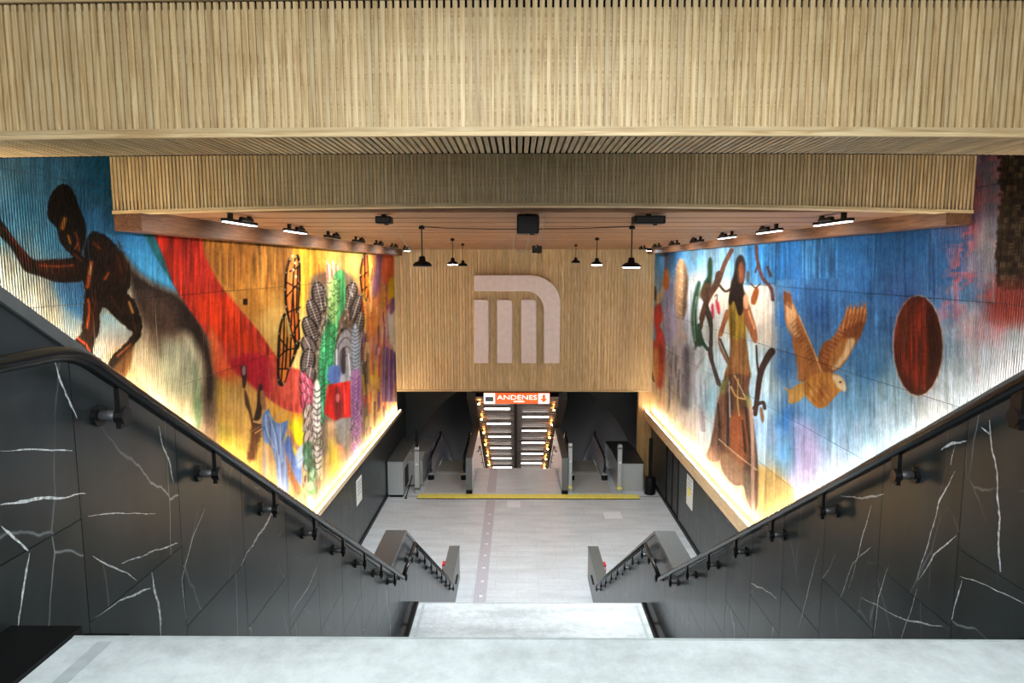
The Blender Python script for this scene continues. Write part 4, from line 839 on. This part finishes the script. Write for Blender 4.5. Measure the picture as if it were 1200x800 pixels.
bm = bmesh.new(); bm.from_mesh(hk.data); bmesh.ops.recalc_face_normals(bm, faces=bm.faces); bm.to_mesh(hk.data); bm.free()
bv = hk.modifiers.new('bevel', 'BEVEL'); bv.width = .03; bv.segments = 2; bv.limit_method = 'ANGLE'; bv.angle_limit = math.radians(50)
for x0, x1 in ((407, 468), (502, 566), (602, 666)): emblem_piece([(x0, 392), (x1 - 8, 392), (x1, 402), (x1, 655), (x0, 655)])

# ---- pendant lamps
def pendant(x, d, lit, label, zl=0.02, dia=.30):
    e = empty('pendant_lamp', (x, d, Z(zl)), label, 'lamp', 'bell pendants under the plank ceiling')
    MB().tube([(x, d, Z(zl) + .12), (x, d, Z(.68))], .010 if dia > .28 else .008, 8).build('stem', 'black', e)
    MB().lathe([(.03, 0), (.05, -.02), (.05, -.06)], (x, d, Z(.68)), 14).build('ceiling_rose', 'black', e)
    r = dia / 2
    MB().lathe([(r * .25, .15), (r * .33, .13), (r * .38, .07), (r * .75, .05), (r, .01), (r, -.015), (r * .94, -.012)], (x, d, Z(zl)), 22).build('shade', 'black', e, True)
    MB().lathe([(r * .9, .004), (r * .9, -.022), (r * .5, -.028)], (x, d, Z(zl)), 22).build('lens', 'lamp_on' if lit else 'lamp_off', e)
    if lit:
        l = bpy.data.lights.new('pendant_beam', 'SPOT'); l.energy = 1050; l.color = (.9, .96, 1.0); l.spot_size = math.radians(140); l.spot_blend = .6; l.shadow_soft_size = .12
        o = bpy.data.objects.new('pendant_beam', l); COL.objects.link(o); o.location = (x, d, Z(zl) - .05); o.parent = e; o.matrix_parent_inverse = Matrix.Translation(-e.location)
pendant(-1.60, 11.0, False, 'unlit black bell pendant, largest of the row at the red mural side', .02, .32)
pendant(-1.58, 16.0, True, 'lit black bell pendant between two unlit ones at the red mural side', .06, .28)
pendant(-1.63, 19.6, False, 'unlit black bell pendant nearest the slatted wall at the red mural side', .03, .28)
pendant(1.92, 11.0, True, 'lit black bell pendant, largest of the row at the eagle mural side', .0, .32)
pendant(1.90, 15.6, True, 'lit black bell pendant in the middle of the row at the eagle mural side', .05, .28)
pendant(1.83, 20.4, False, 'unlit black bell pendant nearest the slatted wall at the eagle mural side', .13, .28)
# thin wires slung between lamps
tag(MB().tube([(-1.6, 11, Z(.66)), (-1.2, 11.05, Z(.64)), (-.4, 11.05, Z(.625)), (.9, 11.05, Z(.63)), (1.92, 11, Z(.66))], .008, 6).build('lamp_cable', 'black', None, True), 'thin black wire slung between the two largest pendants', 'cable')
tag(MB().tube([(-1.62, 16, Z(.60)), (-1.9, 15.6, Z(.55)), (-2.2, 15, Z(.35)), (-2.3, 14.3, Z(.3)), (-2.45, 13.5, Z(.67))], .008, 6).build('lamp_cable', 'cable', None, True), 'pale looping wire beside the lit pendant at the red mural side', 'cable')

# ---- projectors and loudspeakers under the ceiling
def hung_box(x, d, w, dp, z0, z1, label, name, cat):
    e = empty(name, (x, d, Z(z0)), label, cat)
    m = MB().box(x - w / 2, x + w / 2, d - dp / 2, d + dp / 2, Z(z0), Z(z1)).build('housing', 'black', e); bv = m.modifiers.new('bevel', 'BEVEL'); bv.width = .012; bv.segments = 2
    MB().box(x - .03, x + .03, d - .03, d + .03, Z(z1) - .01, Z(.69)).build('bracket', 'black', e)
    MB().box(x - w * .42, x + w * .42, d - dp / 2 - .006, d - dp / 2 + .01, Z(z0) + .02, Z(z1) - .02).build('grille', 'shaft', e)
    MB().lathe([(.03, 0), (.03, .02), (.02, .025)], (x + w * .2, d - dp * .2, Z(z0) - .02), 12).build('lens', 'rubber', e)
    return e
hung_box(.14, 8.75, .29, .34, .43, .665, 'large black loudspeaker box hung behind the honey oak beam', 'loudspeaker', 'speaker')
hung_box(.62, 20.6, .30, .34, .42, .64, 'small black projector hung in front of the letter emblem wall', 'projector', 'projector')
hung_box(-1.76, 8.7, .20, .20, .56, .655, 'small black ceiling speaker at the red mural side', 'loudspeaker', 'speaker')
hung_box(1.72, 8.65, .40, .28, .55, .655, 'flat black ceiling unit at the eagle mural side', 'ceiling_unit', 'speaker')
def cable(pix, d, r, mat, label):
    pts = catmull([(x, y) for x, y in pix], closed=False); P = []
    for k, (x, y) in enumerate(pts): p = atY(x, y, d); P.append((p[0], p[1], min(Z(p[2]), Z(.69))))
    tag(MB().tube(P, r, 6).build('hanging_cable', mat, None, True), label, 'cable')
cable([(618.5, 272), (619, 284), (613, 294), (606, 293), (602, 285), (604, 276), (610, 272)], 8.75, .006, 'cable', 'pale cable looped under the large loudspeaker box')
cable([(631, 249), (632, 258), (631, 270), (629, 284), (628, 290)], 8.9, .005, 'cable', 'pale cable running down the side of the loudspeaker box')
cable([(643, 248), (638, 262), (636, 272), (633, 284)], 9.0, .005, 'cable', 'pale cable slanting from the ceiling beside the loudspeaker box')

# ---- linear track lights washing the murals
ORD = ['first', 'second', 'third', 'fourth', 'fifth', 'sixth', 'seventh']
def track_light(x, d, sg, label, grp):
    e = empty('track_light', (x, d, Z(.56)), label, 'track light', grp)
    MB().box(x - .035, x + .035, d - .5, d + .5, Z(.565), Z(.605)).build('housing', 'black', e)
    MB().box(x - .03, x + .03, d - .48, d + .48, Z(.553), Z(.567)).build('diffuser', 'tubelight' if d < 11.5 or (x > 0 and d < 13.5) else 'dimtube', e)
    for k in (-.3, .3): MB().box(x - .02, x + .02, d + k - .04, d + k + .04, Z(.60), Z(.685)).build('bracket', 'black', e)
    MB().tube([(x + sg * .05, d - .1, Z(.62)), (x + sg * .05, d + .25, Z(.62))], .03, 10).build('driver', 'black', e)
    a = area('track_beam', (x, d, Z(.54)), (.05, .9), 23 * min(1, .35 + max(0, d - 9.5) * .2), (1.0, .95, .88), (0, math.radians(52) * sg, 0), 120); a.parent = e; a.matrix_parent_inverse = Matrix.Translation(-e.location)
for k in range(7):
    d = 8.72 + 2.17 * k
    track_light(-3.68, d, 1, 'black linear track light beside the red mural, %s from the honey oak beam' % ORD[k], 'track lights along the red mural')
    track_light(4.16, d, -1, 'black linear track light beside the eagle mural, %s from the honey oak beam' % ORD[k], 'track lights along the eagle mural')
def downlight(x, d, label):
    e = empty('downlight', (x, d, Z(.6)), label, 'downlight', 'small round downlights by the slatted wall'); MB().lathe([(.11, 0), (.12, .03), (.11, .09)], (x, d, Z(.59)), 18).build('can', 'black', e); MB().lathe([(.10, 0), (.10, -.012)], (x, d, Z(.59)), 18).build('lens', 'lamp_on', e)
downlight(-4.2, 24.9, 'small round ceiling downlight by the slatted wall at the red mural side'); downlight(5.0, 24.9, 'small round ceiling downlight by the slatted wall at the eagle mural side')

# ---- floor markings
st = empty('guide_strip', (-.9, 16, 0), 'grey tactile guide strip with pale dots across the hall floor', 'guide strip')
p0, p1, p2, p3 = [atZ(x, y, -ZC) for x, y in ((553, 706), (568, 706), (581, 590), (570, 590))]
a0 = (p0[0] + p3[0]) / 2; a1 = (p1[0] + p2[0]) / 2
MB().box(a0, a1, 15.0, 23.6, -.01, .004).build('strip', 'guide', st)
for k in range(9): MB().lathe([(.05, 0), (.045, .006)], ((a0 + a1) / 2 + .02, 15.6 + .82 * k, .003), 12).build('dot', 'white', st)
b0, b1 = atZ(570, 575, -ZC), atZ(582, 549, -ZC)
tag(MB().box(a0 - .02, a1 - .02, 24.45, 27.4, -.01, .004).build('guide_strip', 'guide'), 'short grey guide strip between the steel stair parapets', 'guide strip')
ys = empty('threshold_strip', (.4, 24, 0), 'long raised yellow rubber strip across the floor before the escalators', 'floor strip')
xa, xb = -3.79, 4.66
for k in range(12):
    MB().prism_x([(23.74, 0), (24.2, 0), (24.16, .035), (23.82, .035)], xa + (xb - xa) * k / 12 + .003, xa + (xb - xa) * (k + 1) / 12 - .003).build('segment', 'yellow', ys)
MB().box(xa - .01, xb + .01, 23.69, 23.74, 0, .02).build('edge', 'black', ys)
for a, b in ((XL + .05, xa - .02), (xb + .02, XR - .05)): tag(MB().box(a, b, 23.98, 24.03, -.01, .003).build('floor_joint', 'arch'), 'dark floor joint %s the yellow strip' % ('by the steel housing beside' if a < 0 else 'by the black bin beside'), 'joint')
for (x, y, w, lab) in ((718, 603.5, .62, 'white square floor sticker toward the eagle mural'), (602, 590.5, .50, 'white square floor sticker in front of the yellow strip')):
    p = atZ(x, y, -ZC); tag(MB().box(p[0] - w / 2, p[0] + w / 2, p[1] - .33, p[1] + .33, -.01, .003).build('floor_sticker', 'white'), lab, 'sticker')

# ---- wall notices
def notice(X, sg, d0, d1, z0, z1, lab, extra):
    o = MB().box(min(X, X - sg * .015), max(X, X - sg * .015), d0, d1, z0, z1).build('wall_notice', 'paper'); tag(o, lab, 'notice')
    if extra: MB().box(min(X - sg * .015, X - sg * .019), max(X - sg * .015, X - sg * .019), d0 + (d1 - d0) * .3, d1 - (d1 - d0) * .2, z0 + (z1 - z0) * .35, z0 + (z1 - z0) * .6).build('print_block', 'yellow', o)
    for k in range(4): MB().box(min(X - sg * .015, X - sg * .018), max(X - sg * .015, X - sg * .018), d0 + .1, d1 - .1, z1 - .15 - .12 * k, z1 - .10 - .12 * k).build('print_line', 'band', o)
pa, pb = atX(416, 560, XL), atX(424, 588, XL); notice(XL, -1, pa[1] + .1, pb[1] + .0 if pb[1] > pa[1] + .3 else pa[1] + .75, ZC + atX(420, 590, XL)[2], ZC + atX(420, 560, XL)[2], 'pale paper notice on the marble base under the feathered dancer', False)
pa, pb = atX(812, 575, XR), atX(805, 575, XR); notice(XR, 1, pa[1], pb[1], ZC + atX(808, 594, XR)[2], ZC + atX(808, 557, XR)[2], 'pale notice with a yellow block beside the dark grey door', True)

# ---- black bin with a pole
bn = empty('litter_bin', (5.15, 24.35, 0), 'black round litter bin with a tall pole by the timber pilaster', 'bin')
MB().lathe([(.20, 0), (.21, .02), (.21, .62), (.19, .66), (.10, .67)], (5.15, 24.35, 0), 24).build('drum', 'black', bn, True)
MB().box(5.09, 5.21, 24.28, 24.42, .66, 2.2).build('pole', 'black', bn)

# ---- central stair: parapets, sign, descending tunnel
TX0, TX1 = -1.73, 1.73
def parapet(X, sg, lab):
    e = empty('stair_parapet', (X, 25.5, 0), lab, 'parapet', 'parapets of the far stair')
    prof2 = [(24.3, 0.0), (24.3, 1.42), (28.9, 1.42), (34.4, 1.42 - .66 * 5.5), (34.4, -3.6), (27.5, -.3)]
    T = .24
    MB().prism_x(prof2, X + sg * .02, X + sg * T).build('core', 'steel_d', e)
    MB().prism_x([(24.32, 0.12), (24.32, 1.40), (28.88, 1.40), (34.4, 1.40 - .66 * 5.5), (34.4, -3.6), (27.5, -.28), (27.0, .12)], X, X + sg * .02).build('inner_panel', 'white', e)
    MB().box(min(X, X + sg * T), max(X, X + sg * T), 24.25, 24.31, .16, 1.43).build('end_plate', 'steel_d', e)
    MB().box(min(X, X + sg * T), max(X, X + sg * T), 24.26, 24.33, 0, .16).build('end_kick', 'black', e)
    MB().box(min(X - sg * .01, X + sg * (T + .01)), max(X - sg * .01, X + sg * (T + .01)), 24.24, 28.9, 1.41, 1.44).build('coping', 'steel_d', e)
    r = MB().tube(rounded([(X - sg * .09, 26.9, .92), (X - sg * .09, 28.1, .85), (X - sg * .09, 33, .85 - .63 * 4.9)], .2), .025, 10).build('handrail', 'rail', e, True)
    for k, d in enumerate((27.1, 28.2, 29.3, 30.4, 31.5, 32.6)):
        z = .90 if d < 28.1 else .85 - .63 * (d - 28.1); MB().tube([(X, d, z - .04), (X - sg * .09, d, z - .03)], .018, 8).build('bracket', 'rail', r)
    MB().prism_y([(X - sg * .002, .30), (X - sg * .006, .30), (X - sg * .006, .5), (X - sg * .002, .5)], 25.9, 26.05).build('switch_plate', 'black', e)
parapet(TX0, -1, 'steel faced stair parapet with white inner panel beside the big steel housing escalator'); parapet(TX1, 1, 'steel faced stair parapet with white inner panel beside the litter bin escalator')
tf = MB().prism_x([(27.5, 0), (45, -10.5), (45, -11), (27.5, -.3)], TX0, TX1).build('floor_tunnel', 'slab'); tag(tf, 'pale stair ramp falling away between the parapets', kind='structure')
CZ0 = Z(-5.35); CSL = .60
def cz(d): return CZ0 - CSL * (d - 26.25)
tc = MB().prism_x([(26.5, cz(26.5) + .12), (45, cz(45) + .12), (45, cz(45) + .4), (26.5, cz(26.5) + .4)], TX0, TX1).build('ceiling_tunnel', 'gap'); tag(tc, 'slatted ceiling sloping down over the far stair', kind='structure')
sl = MB().prism_x([(-.09, .055), (.09, -.055), (.09, .03), (-.09, .14)], TX0, TX1).mesh('slat', 'tslat')
for k in range(48):
    d = 26.5 + .27 * k; o = link('slat', sl, tc); o.location = (0, d, cz(d))
MB().prism_x([(26.4, cz(26.4) - .03), (42, cz(42) - .03), (42, cz(42) + .06), (26.4, cz(26.4) + .06)], -.13, .0).build('spine', 'black', tc)
for x0, x1, nm in ((TX0 - .35, TX0, 'left'), (TX1, TX1 + .35, 'right')):
    o = MB().prism_x([(26.4, cz(26.4) - .02), (45, cz(45) - .02), (45, cz(45) + .5), (26.4, cz(26.4) + .5)], x0, x1).build('wall_tunnel_' + nm, 'shaft'); tag(o, 'dark edge of the sloping tunnel ceiling toward the %s mural' % ('red' if nm == 'left' else 'eagle'), kind='structure')
def tunnel_lamp(x0, x1, d, lab, grp):
    e = empty('linear_lamp', ((x0 + x1) / 2, d, cz(d)), lab, 'lamp', grp)
    MB().box(x0, x1, d - .06, d + .06, cz(d) - .12, cz(d) - .06).build('housing', 'black', e)
    MB().box(x0 + .02, x1 - .02, d - .05, d + .05, cz(d) - .15, cz(d) - .115).build('diffuser', 'tlamp', e)
    MB().box(x0 + .02, x1 - .02, d - .066, d - .055, cz(d) - .145, cz(d) - .075).build('front_lens', 'tlamp', e)
for k in range(7): tunnel_lamp(-1.4, -.28, 27.2 + 1.82 * k, 'white linear lamp on the tunnel ceiling, red mural side, %s below the orange sign' % ORD[k], 'tunnel lamps at the red mural side')
for k in range(6): tunnel_lamp(.22, 1.42, 28.15 + 1.82 * k, 'white linear lamp on the tunnel ceiling, eagle mural side, %s below the orange sign' % ORD[k], 'tunnel lamps at the eagle mural side')
for side, x, ds in (('red', TX0 + .1, [26.7 + 1.82 * k for k in range(7)]), ('eagle', TX1 - .1, [27.4 + 1.82 * k for k in range(6)])):
    for k, d in enumerate(ds):
        e = empty('edge_spotlight', (x, d, cz(d) - .1), 'small amber spotlight on the tunnel ceiling edge, %s mural side, %s below the sign' % (side, ORD[k]), 'spotlight', 'amber spotlights at the %s mural side' % side)
        MB().box(x - .05, x + .05, d - .05, d + .05, cz(d) - .16, cz(d) + .02).build('body', 'black', e)
        s = -1 if x > 0 else 1
        MB().box(min(x, x + s * .07), max(x, x + s * .07), d - .055, d + .04, cz(d) - .13, cz(d) - .06).build('lens', 'amber', e)
# hanging sign
SY = 26.05
def sp(x, y): p = atY(540 + x / 5, 440 + y / 5, SY); return p[0], Z(p[2])
(sx0, sz1), (sx1, sz0) = sp(135, 103), sp(522, 165)
sg_ = empty('hanging_sign', ((sx0 + sx1) / 2, SY, sz0), 'lit orange platform sign with white letters and down arrow over the stair', 'sign')
MB().box(sx0, sx1, SY, SY + .12, sz0, sz1).build('panel', 'orange', sg_)
xb1 = sp(200, 0)[0]; MB().box(sx0, xb1, SY - .006, SY, sz0, sz1).build('white_field', 'signw', sg_)
zr = sz0 + (sz1 - sz0) * .22, sz0 + (sz1 - sz0) * .66
MB().box(sx0 + .06, xb1 - .06, SY - .012, SY - .005, *zr).build('pictogram', 'steel_d', sg_)
xa1 = sp(455, 0)[0]; xa2 = sp(519, 0)[0]; MB().box(xa1, xa2, SY - .006, SY, sz0 + .01, sz1 - .01).build('arrow_field', 'signw', sg_)
cx = (xa1 + xa2) / 2; hh = sz1 - sz0; ww = (xa2 - xa1)
MB().prism_y([(cx - ww * .14, sz1 - hh * .12), (cx + ww * .14, sz1 - hh * .12), (cx + ww * .14, sz0 + hh * .5), (cx + ww * .36, sz0 + hh * .5), (cx, sz0 + hh * .1), (cx - ww * .36, sz0 + hh * .5), (cx - ww * .14, sz0 + hh * .5)], SY - .012, SY - .005).build('arrow', 'orange', sg_)
def text(s, x, z, size, w, mat, parent, name):
    cu = bpy.data.curves.new(name, 'FONT'); cu.body = s; cu.size = size; cu.extrude = .004; cu.align_x = 'LEFT'; cu.resolution_u = 3
    t = bpy.data.objects.new(name, cu); COL.objects.link(t); bpy.context.view_layer.update()
    me = bpy.data.meshes.new_from_object(t.evaluated_get(bpy.context.evaluated_depsgraph_get())); bpy.data.objects.remove(t)
    n = len(me.vertices); co = np.empty(n * 3, np.float32); me.vertices.foreach_get('co', co); co = co.reshape(-1, 3); co[:, 0] -= co[:, 0].min(); co[:, 0] *= w / co[:, 0].max()
    out = np.stack([co[:, 0] + x, SY - .009 - co[:, 2], co[:, 1] + z], -1); me.vertices.foreach_set('co', out.astype(np.float32).ravel()); me.materials.clear(); me.materials.append(M[mat]); me.update()
    return link(name, me, parent)
tx0, tx1 = sp(212, 0)[0], sp(447, 0)[0]
text('ANDENES', tx0, sz0 + hh * .40, hh * .62, tx1 - tx0, 'signw', sg_, 'lettering')
MB().box(sp(310, 0)[0], sp(372, 0)[0], SY - .010, SY, sz0 + hh * .16, sz0 + hh * .27).build('small_print', 'signw', sg_)
MB().box(sx0 - .5, sx1 + .5, SY + .02, SY + .08, sz1 + .02, sz1 + .06).build('hanger_bar', 'black', sg_)
for x in (sx0 - .45, sx1 + .45, (sx0 + sx1) / 2): MB().box(x - .02, x + .02, SY + .03, SY + .07, sz1, Z(-5.08)).build('hanger', 'black', sg_)

# ---- dark end wall with the round mouth of the escalator tunnel
RA, CXA, CZA = 5.15, .25, Z(-9.8)
EW = 28.6
b = MB(); n = 36
xsL, xsR = XL - .1, XR + .1; zt = Z(-4.6)
ang = [math.pi - math.pi * k / n for k in range(n + 1)]; ring = [(CXA + RA * math.cos(t), CZA + RA * math.sin(t)) for t in ang]
v = []; f = []
for (x, z) in ring:
    xo = min(max(x, xsL), xsR); v += [(x, EW, z), (x if xsL < x < xsR else xo, EW, max(zt, z))]
for k in range(n): f.append((2 * k, 2 * k + 1, 2 * k + 3, 2 * k + 2))
b.add(v, f); b.box(xsL - .3, CXA - RA + .05, EW - .01, EW + .05, -.2, zt); b.box(CXA + RA - .05, xsR + .3, EW - .01, EW + .05, -.2, zt)
ew = b.build('wall_end', 'arch'); tag(ew, 'dark end wall with a round tunnel mouth behind the escalators', kind='structure')
v = []; f = []
for (x, z) in ring: v += [(x, EW, z), (x, 46, z - 10.4)]
for k in range(n): f.append((2 * k, 2 * k + 1, 2 * k + 3, 2 * k + 2))
vt = MB().add(v, f).build('ceiling_vault', 'shaft', None, True); tag(vt, 'dark barrel vault falling away over the escalators', kind='structure')
bp = MB().box(XL - 2, XR + 2, 45.5, 45.8, -20, 2).build('wall_shaft', 'shaft'); tag(bp, 'dark far end of the escalator shaft', kind='structure')
sc = MB().box(XL - .1, XR + .1, DEND + .28, EW + .02, Z(-4.7), Z(-4.4)).build('ceiling_lobby', 'shaft'); tag(sc, 'dark soffit behind the slatted wall above the escalators', kind='structure')

# ---- escalators
def escalator(x0, x1, lab, housing_x, hs):
    """x0..x1 step lane"""
    e = empty('escalator', ((x0 + x1) / 2, 27, 0), lab, 'escalator')
    MB().box(x0 - .21, x1 + .22, 24.35, 26.7, -.02, .012).build('floor_plate', 'plate', e)
    MB().box(x0, x1, 26.7, 27.0, -.02, .02).build('comb_plate', 'plate', e)
    for k in range(14):
        d = 27.0 + .4 * k; z = .0 if d < 28.2 else -.577 * (d - 28.2)
        MB().box(x0, x1, d, d + .41, z - .3, z + .005).build('step', 'tread', e)
    def hp(s):  # handrail path (d, z) with a rounded newel
        P = [(26.15, .30), (25.93, .42), (25.85, .60), (25.93, .80), (26.15, .92)]
        return P + [(27.5, .95), (29.2, .95), (30.0, .80), (36, .80 - .577 * 6)]
    for xx in (x0 - .13, x1 + .13):
        b = empty('balustrade', (xx, 26, 0), ''); del b['label']; b.parent = e; b.matrix_parent_inverse = Matrix.Translation(-e.location)
        P = [(xx, d, z) for d, z in hp(0)]
        pts = catmull([(d, z) for d, z in hp(0)], closed=False)
        MB().tube([(xx, d, z + .02) for d, z in pts], .045, 10).build('handrail', 'rubber', b, True)
        outline = [(26.2, .2)] + [(d + .03, z - .03) for d, z in pts] + [(36, -3.6), (29.2, .2)]
        g = MB().prism_x(outline, xx - .012, xx + .012).build('glass_panel', 'glass', b)
        MB().prism_x([(25.95, 0), (25.95, .26), (29.0, .26), (36, .26 - .577 * 7), (36, -4.6), (28.9, -.05)], xx - .10, xx + .10).build('skirt', 'steel', b)
        MB().lathe([(.13, 0), (.13, .16), (.10, .20)], (xx, 25.98, 0), 16).build('newel_base', 'black', b)
    return e
escalator(-3.42, -2.32, 'escalator with glass balustrades between the big steel housing and the stair', None, None)
escalator(2.38, 3.48, 'escalator with glass balustrades between the stair and the litter bin', None, None)
# steel housings against the walls
h1 = empty('steel_housing', (-4.6, 25, 0), 'tall brushed steel cabinet against the marble base under the red mural', 'cabinet')
MB().prism_x([(23.85, .10), (23.85, 1.40), (27.2, 1.40), (27.2, .10)], XL + .04, -4.33).build('body', 'steel', h1)
MB().box(XL + .08, -4.36, 23.9, 27.1, 0, .10).build('plinth', 'black', h1)
MB().box(XL + .03, -4.31, 23.83, 27.22, 1.40, 1.425).build('top', 'steel_d', h1)
MB().box(-4.335, -4.315, 24.3, 25.2, .25, 1.0).build('access_panel', 'black', h1)
MB().prism_x([(25.0, .1), (25.0, 1.1), (25.6, 1.3), (26.4, .95), (28.8, .95), (28.8, .1)], -4.33, -3.75).build('side_panel', 'steel', h1)
h2 = empty('steel_housing', (4.6, 25, 0), 'low brushed steel cabinet with dark sloping top beside the litter bin', 'cabinet')
MB().prism_x([(24.6, 0), (24.6, 1.12), (26.2, 1.15), (28.4, .95), (28.4, 0)], 3.95, 4.93).build('body', 'steel', h2)
MB().prism_x([(24.58, 1.12), (26.2, 1.15), (28.4, .95), (28.4, .98), (26.2, 1.19), (24.58, 1.15)], 3.93, 4.95).build('top', 'darkdoor', h2)
def post(x, d, h, w, lab, extra=0):
    e = empty('steel_post', (x, d, 0), lab, 'post'); m = MB().box(x - w / 2, x + w / 2, d - w / 2, d + w / 2, 0, h).build('column', 'steel', e); bv = m.modifiers.new('bevel', 'BEVEL'); bv.width = .02; bv.segments = 2
    MB().box(x - w * .55, x + w * .55, d - w * .55, d + w * .55, h - .16, h - .1).build('collar', 'steel_d', e)
    MB().lathe([(.035, 0), (.03, .03)], (x, d, h), 10).build('cap', 'steel_d', e)
    m = MB().box(x - w * .3, x + w * .3, d - w * .54, d - w * .4, h * .62, h * .62 + .07).build('sensor', 'white', e)
    MB().box(x - w * .54, x + w * .54, d - w * .54, d + w * .54, .16, .26).build('base_band', 'yellow' if not extra else 'steel_d', e)
    if extra: MB().box(x - .05, x + .05, d - .05, d + .05, h, h + extra).build('mast', 'black', e)
post(-3.86, 24.32, 1.86, .19, 'tall steel post with black mast beside the big steel cabinet', .62)
post(2.07, 24.5, 1.95, .15, 'steel post standing against the stair parapet'); post(3.98, 24.45, 1.92, .17, 'steel post in front of the low steel cabinet')
cc = empty('barrier_stand', (-4.25, 24.1, 0), 'thin black leaning barrier arm by the big steel cabinet', 'barrier'); MB().tube([(-4.22, 23.75, .02), (-4.1, 24.6, .62)], .02, 8).build('arm', 'black', cc); MB().lathe([(.05, 0), (.05, .03)], (-4.22, 23.75, 0), 12).build('foot', 'black', cc)
# ---- red call points behind the lower newels
for x, s, lab in ((XWL - WT - .06, 'left', 'small red call box on the stair foot newel, red mural side'), (XWR + WT + .06, 'right', 'small red call box on the stair foot newel, eagle mural side')):
    e = empty('call_box', (x, 16.6, Z(-8.05)), lab, 'call box'); MB().box(x - .05, x + .05, 16.5, 16.7, Z(-8.1), Z(-7.9)).build('case', 'red', e); MB().box(x - .03, x + .03, 16.49, 16.505, Z(-8.04), Z(-7.96)).build('button', 'white', e)
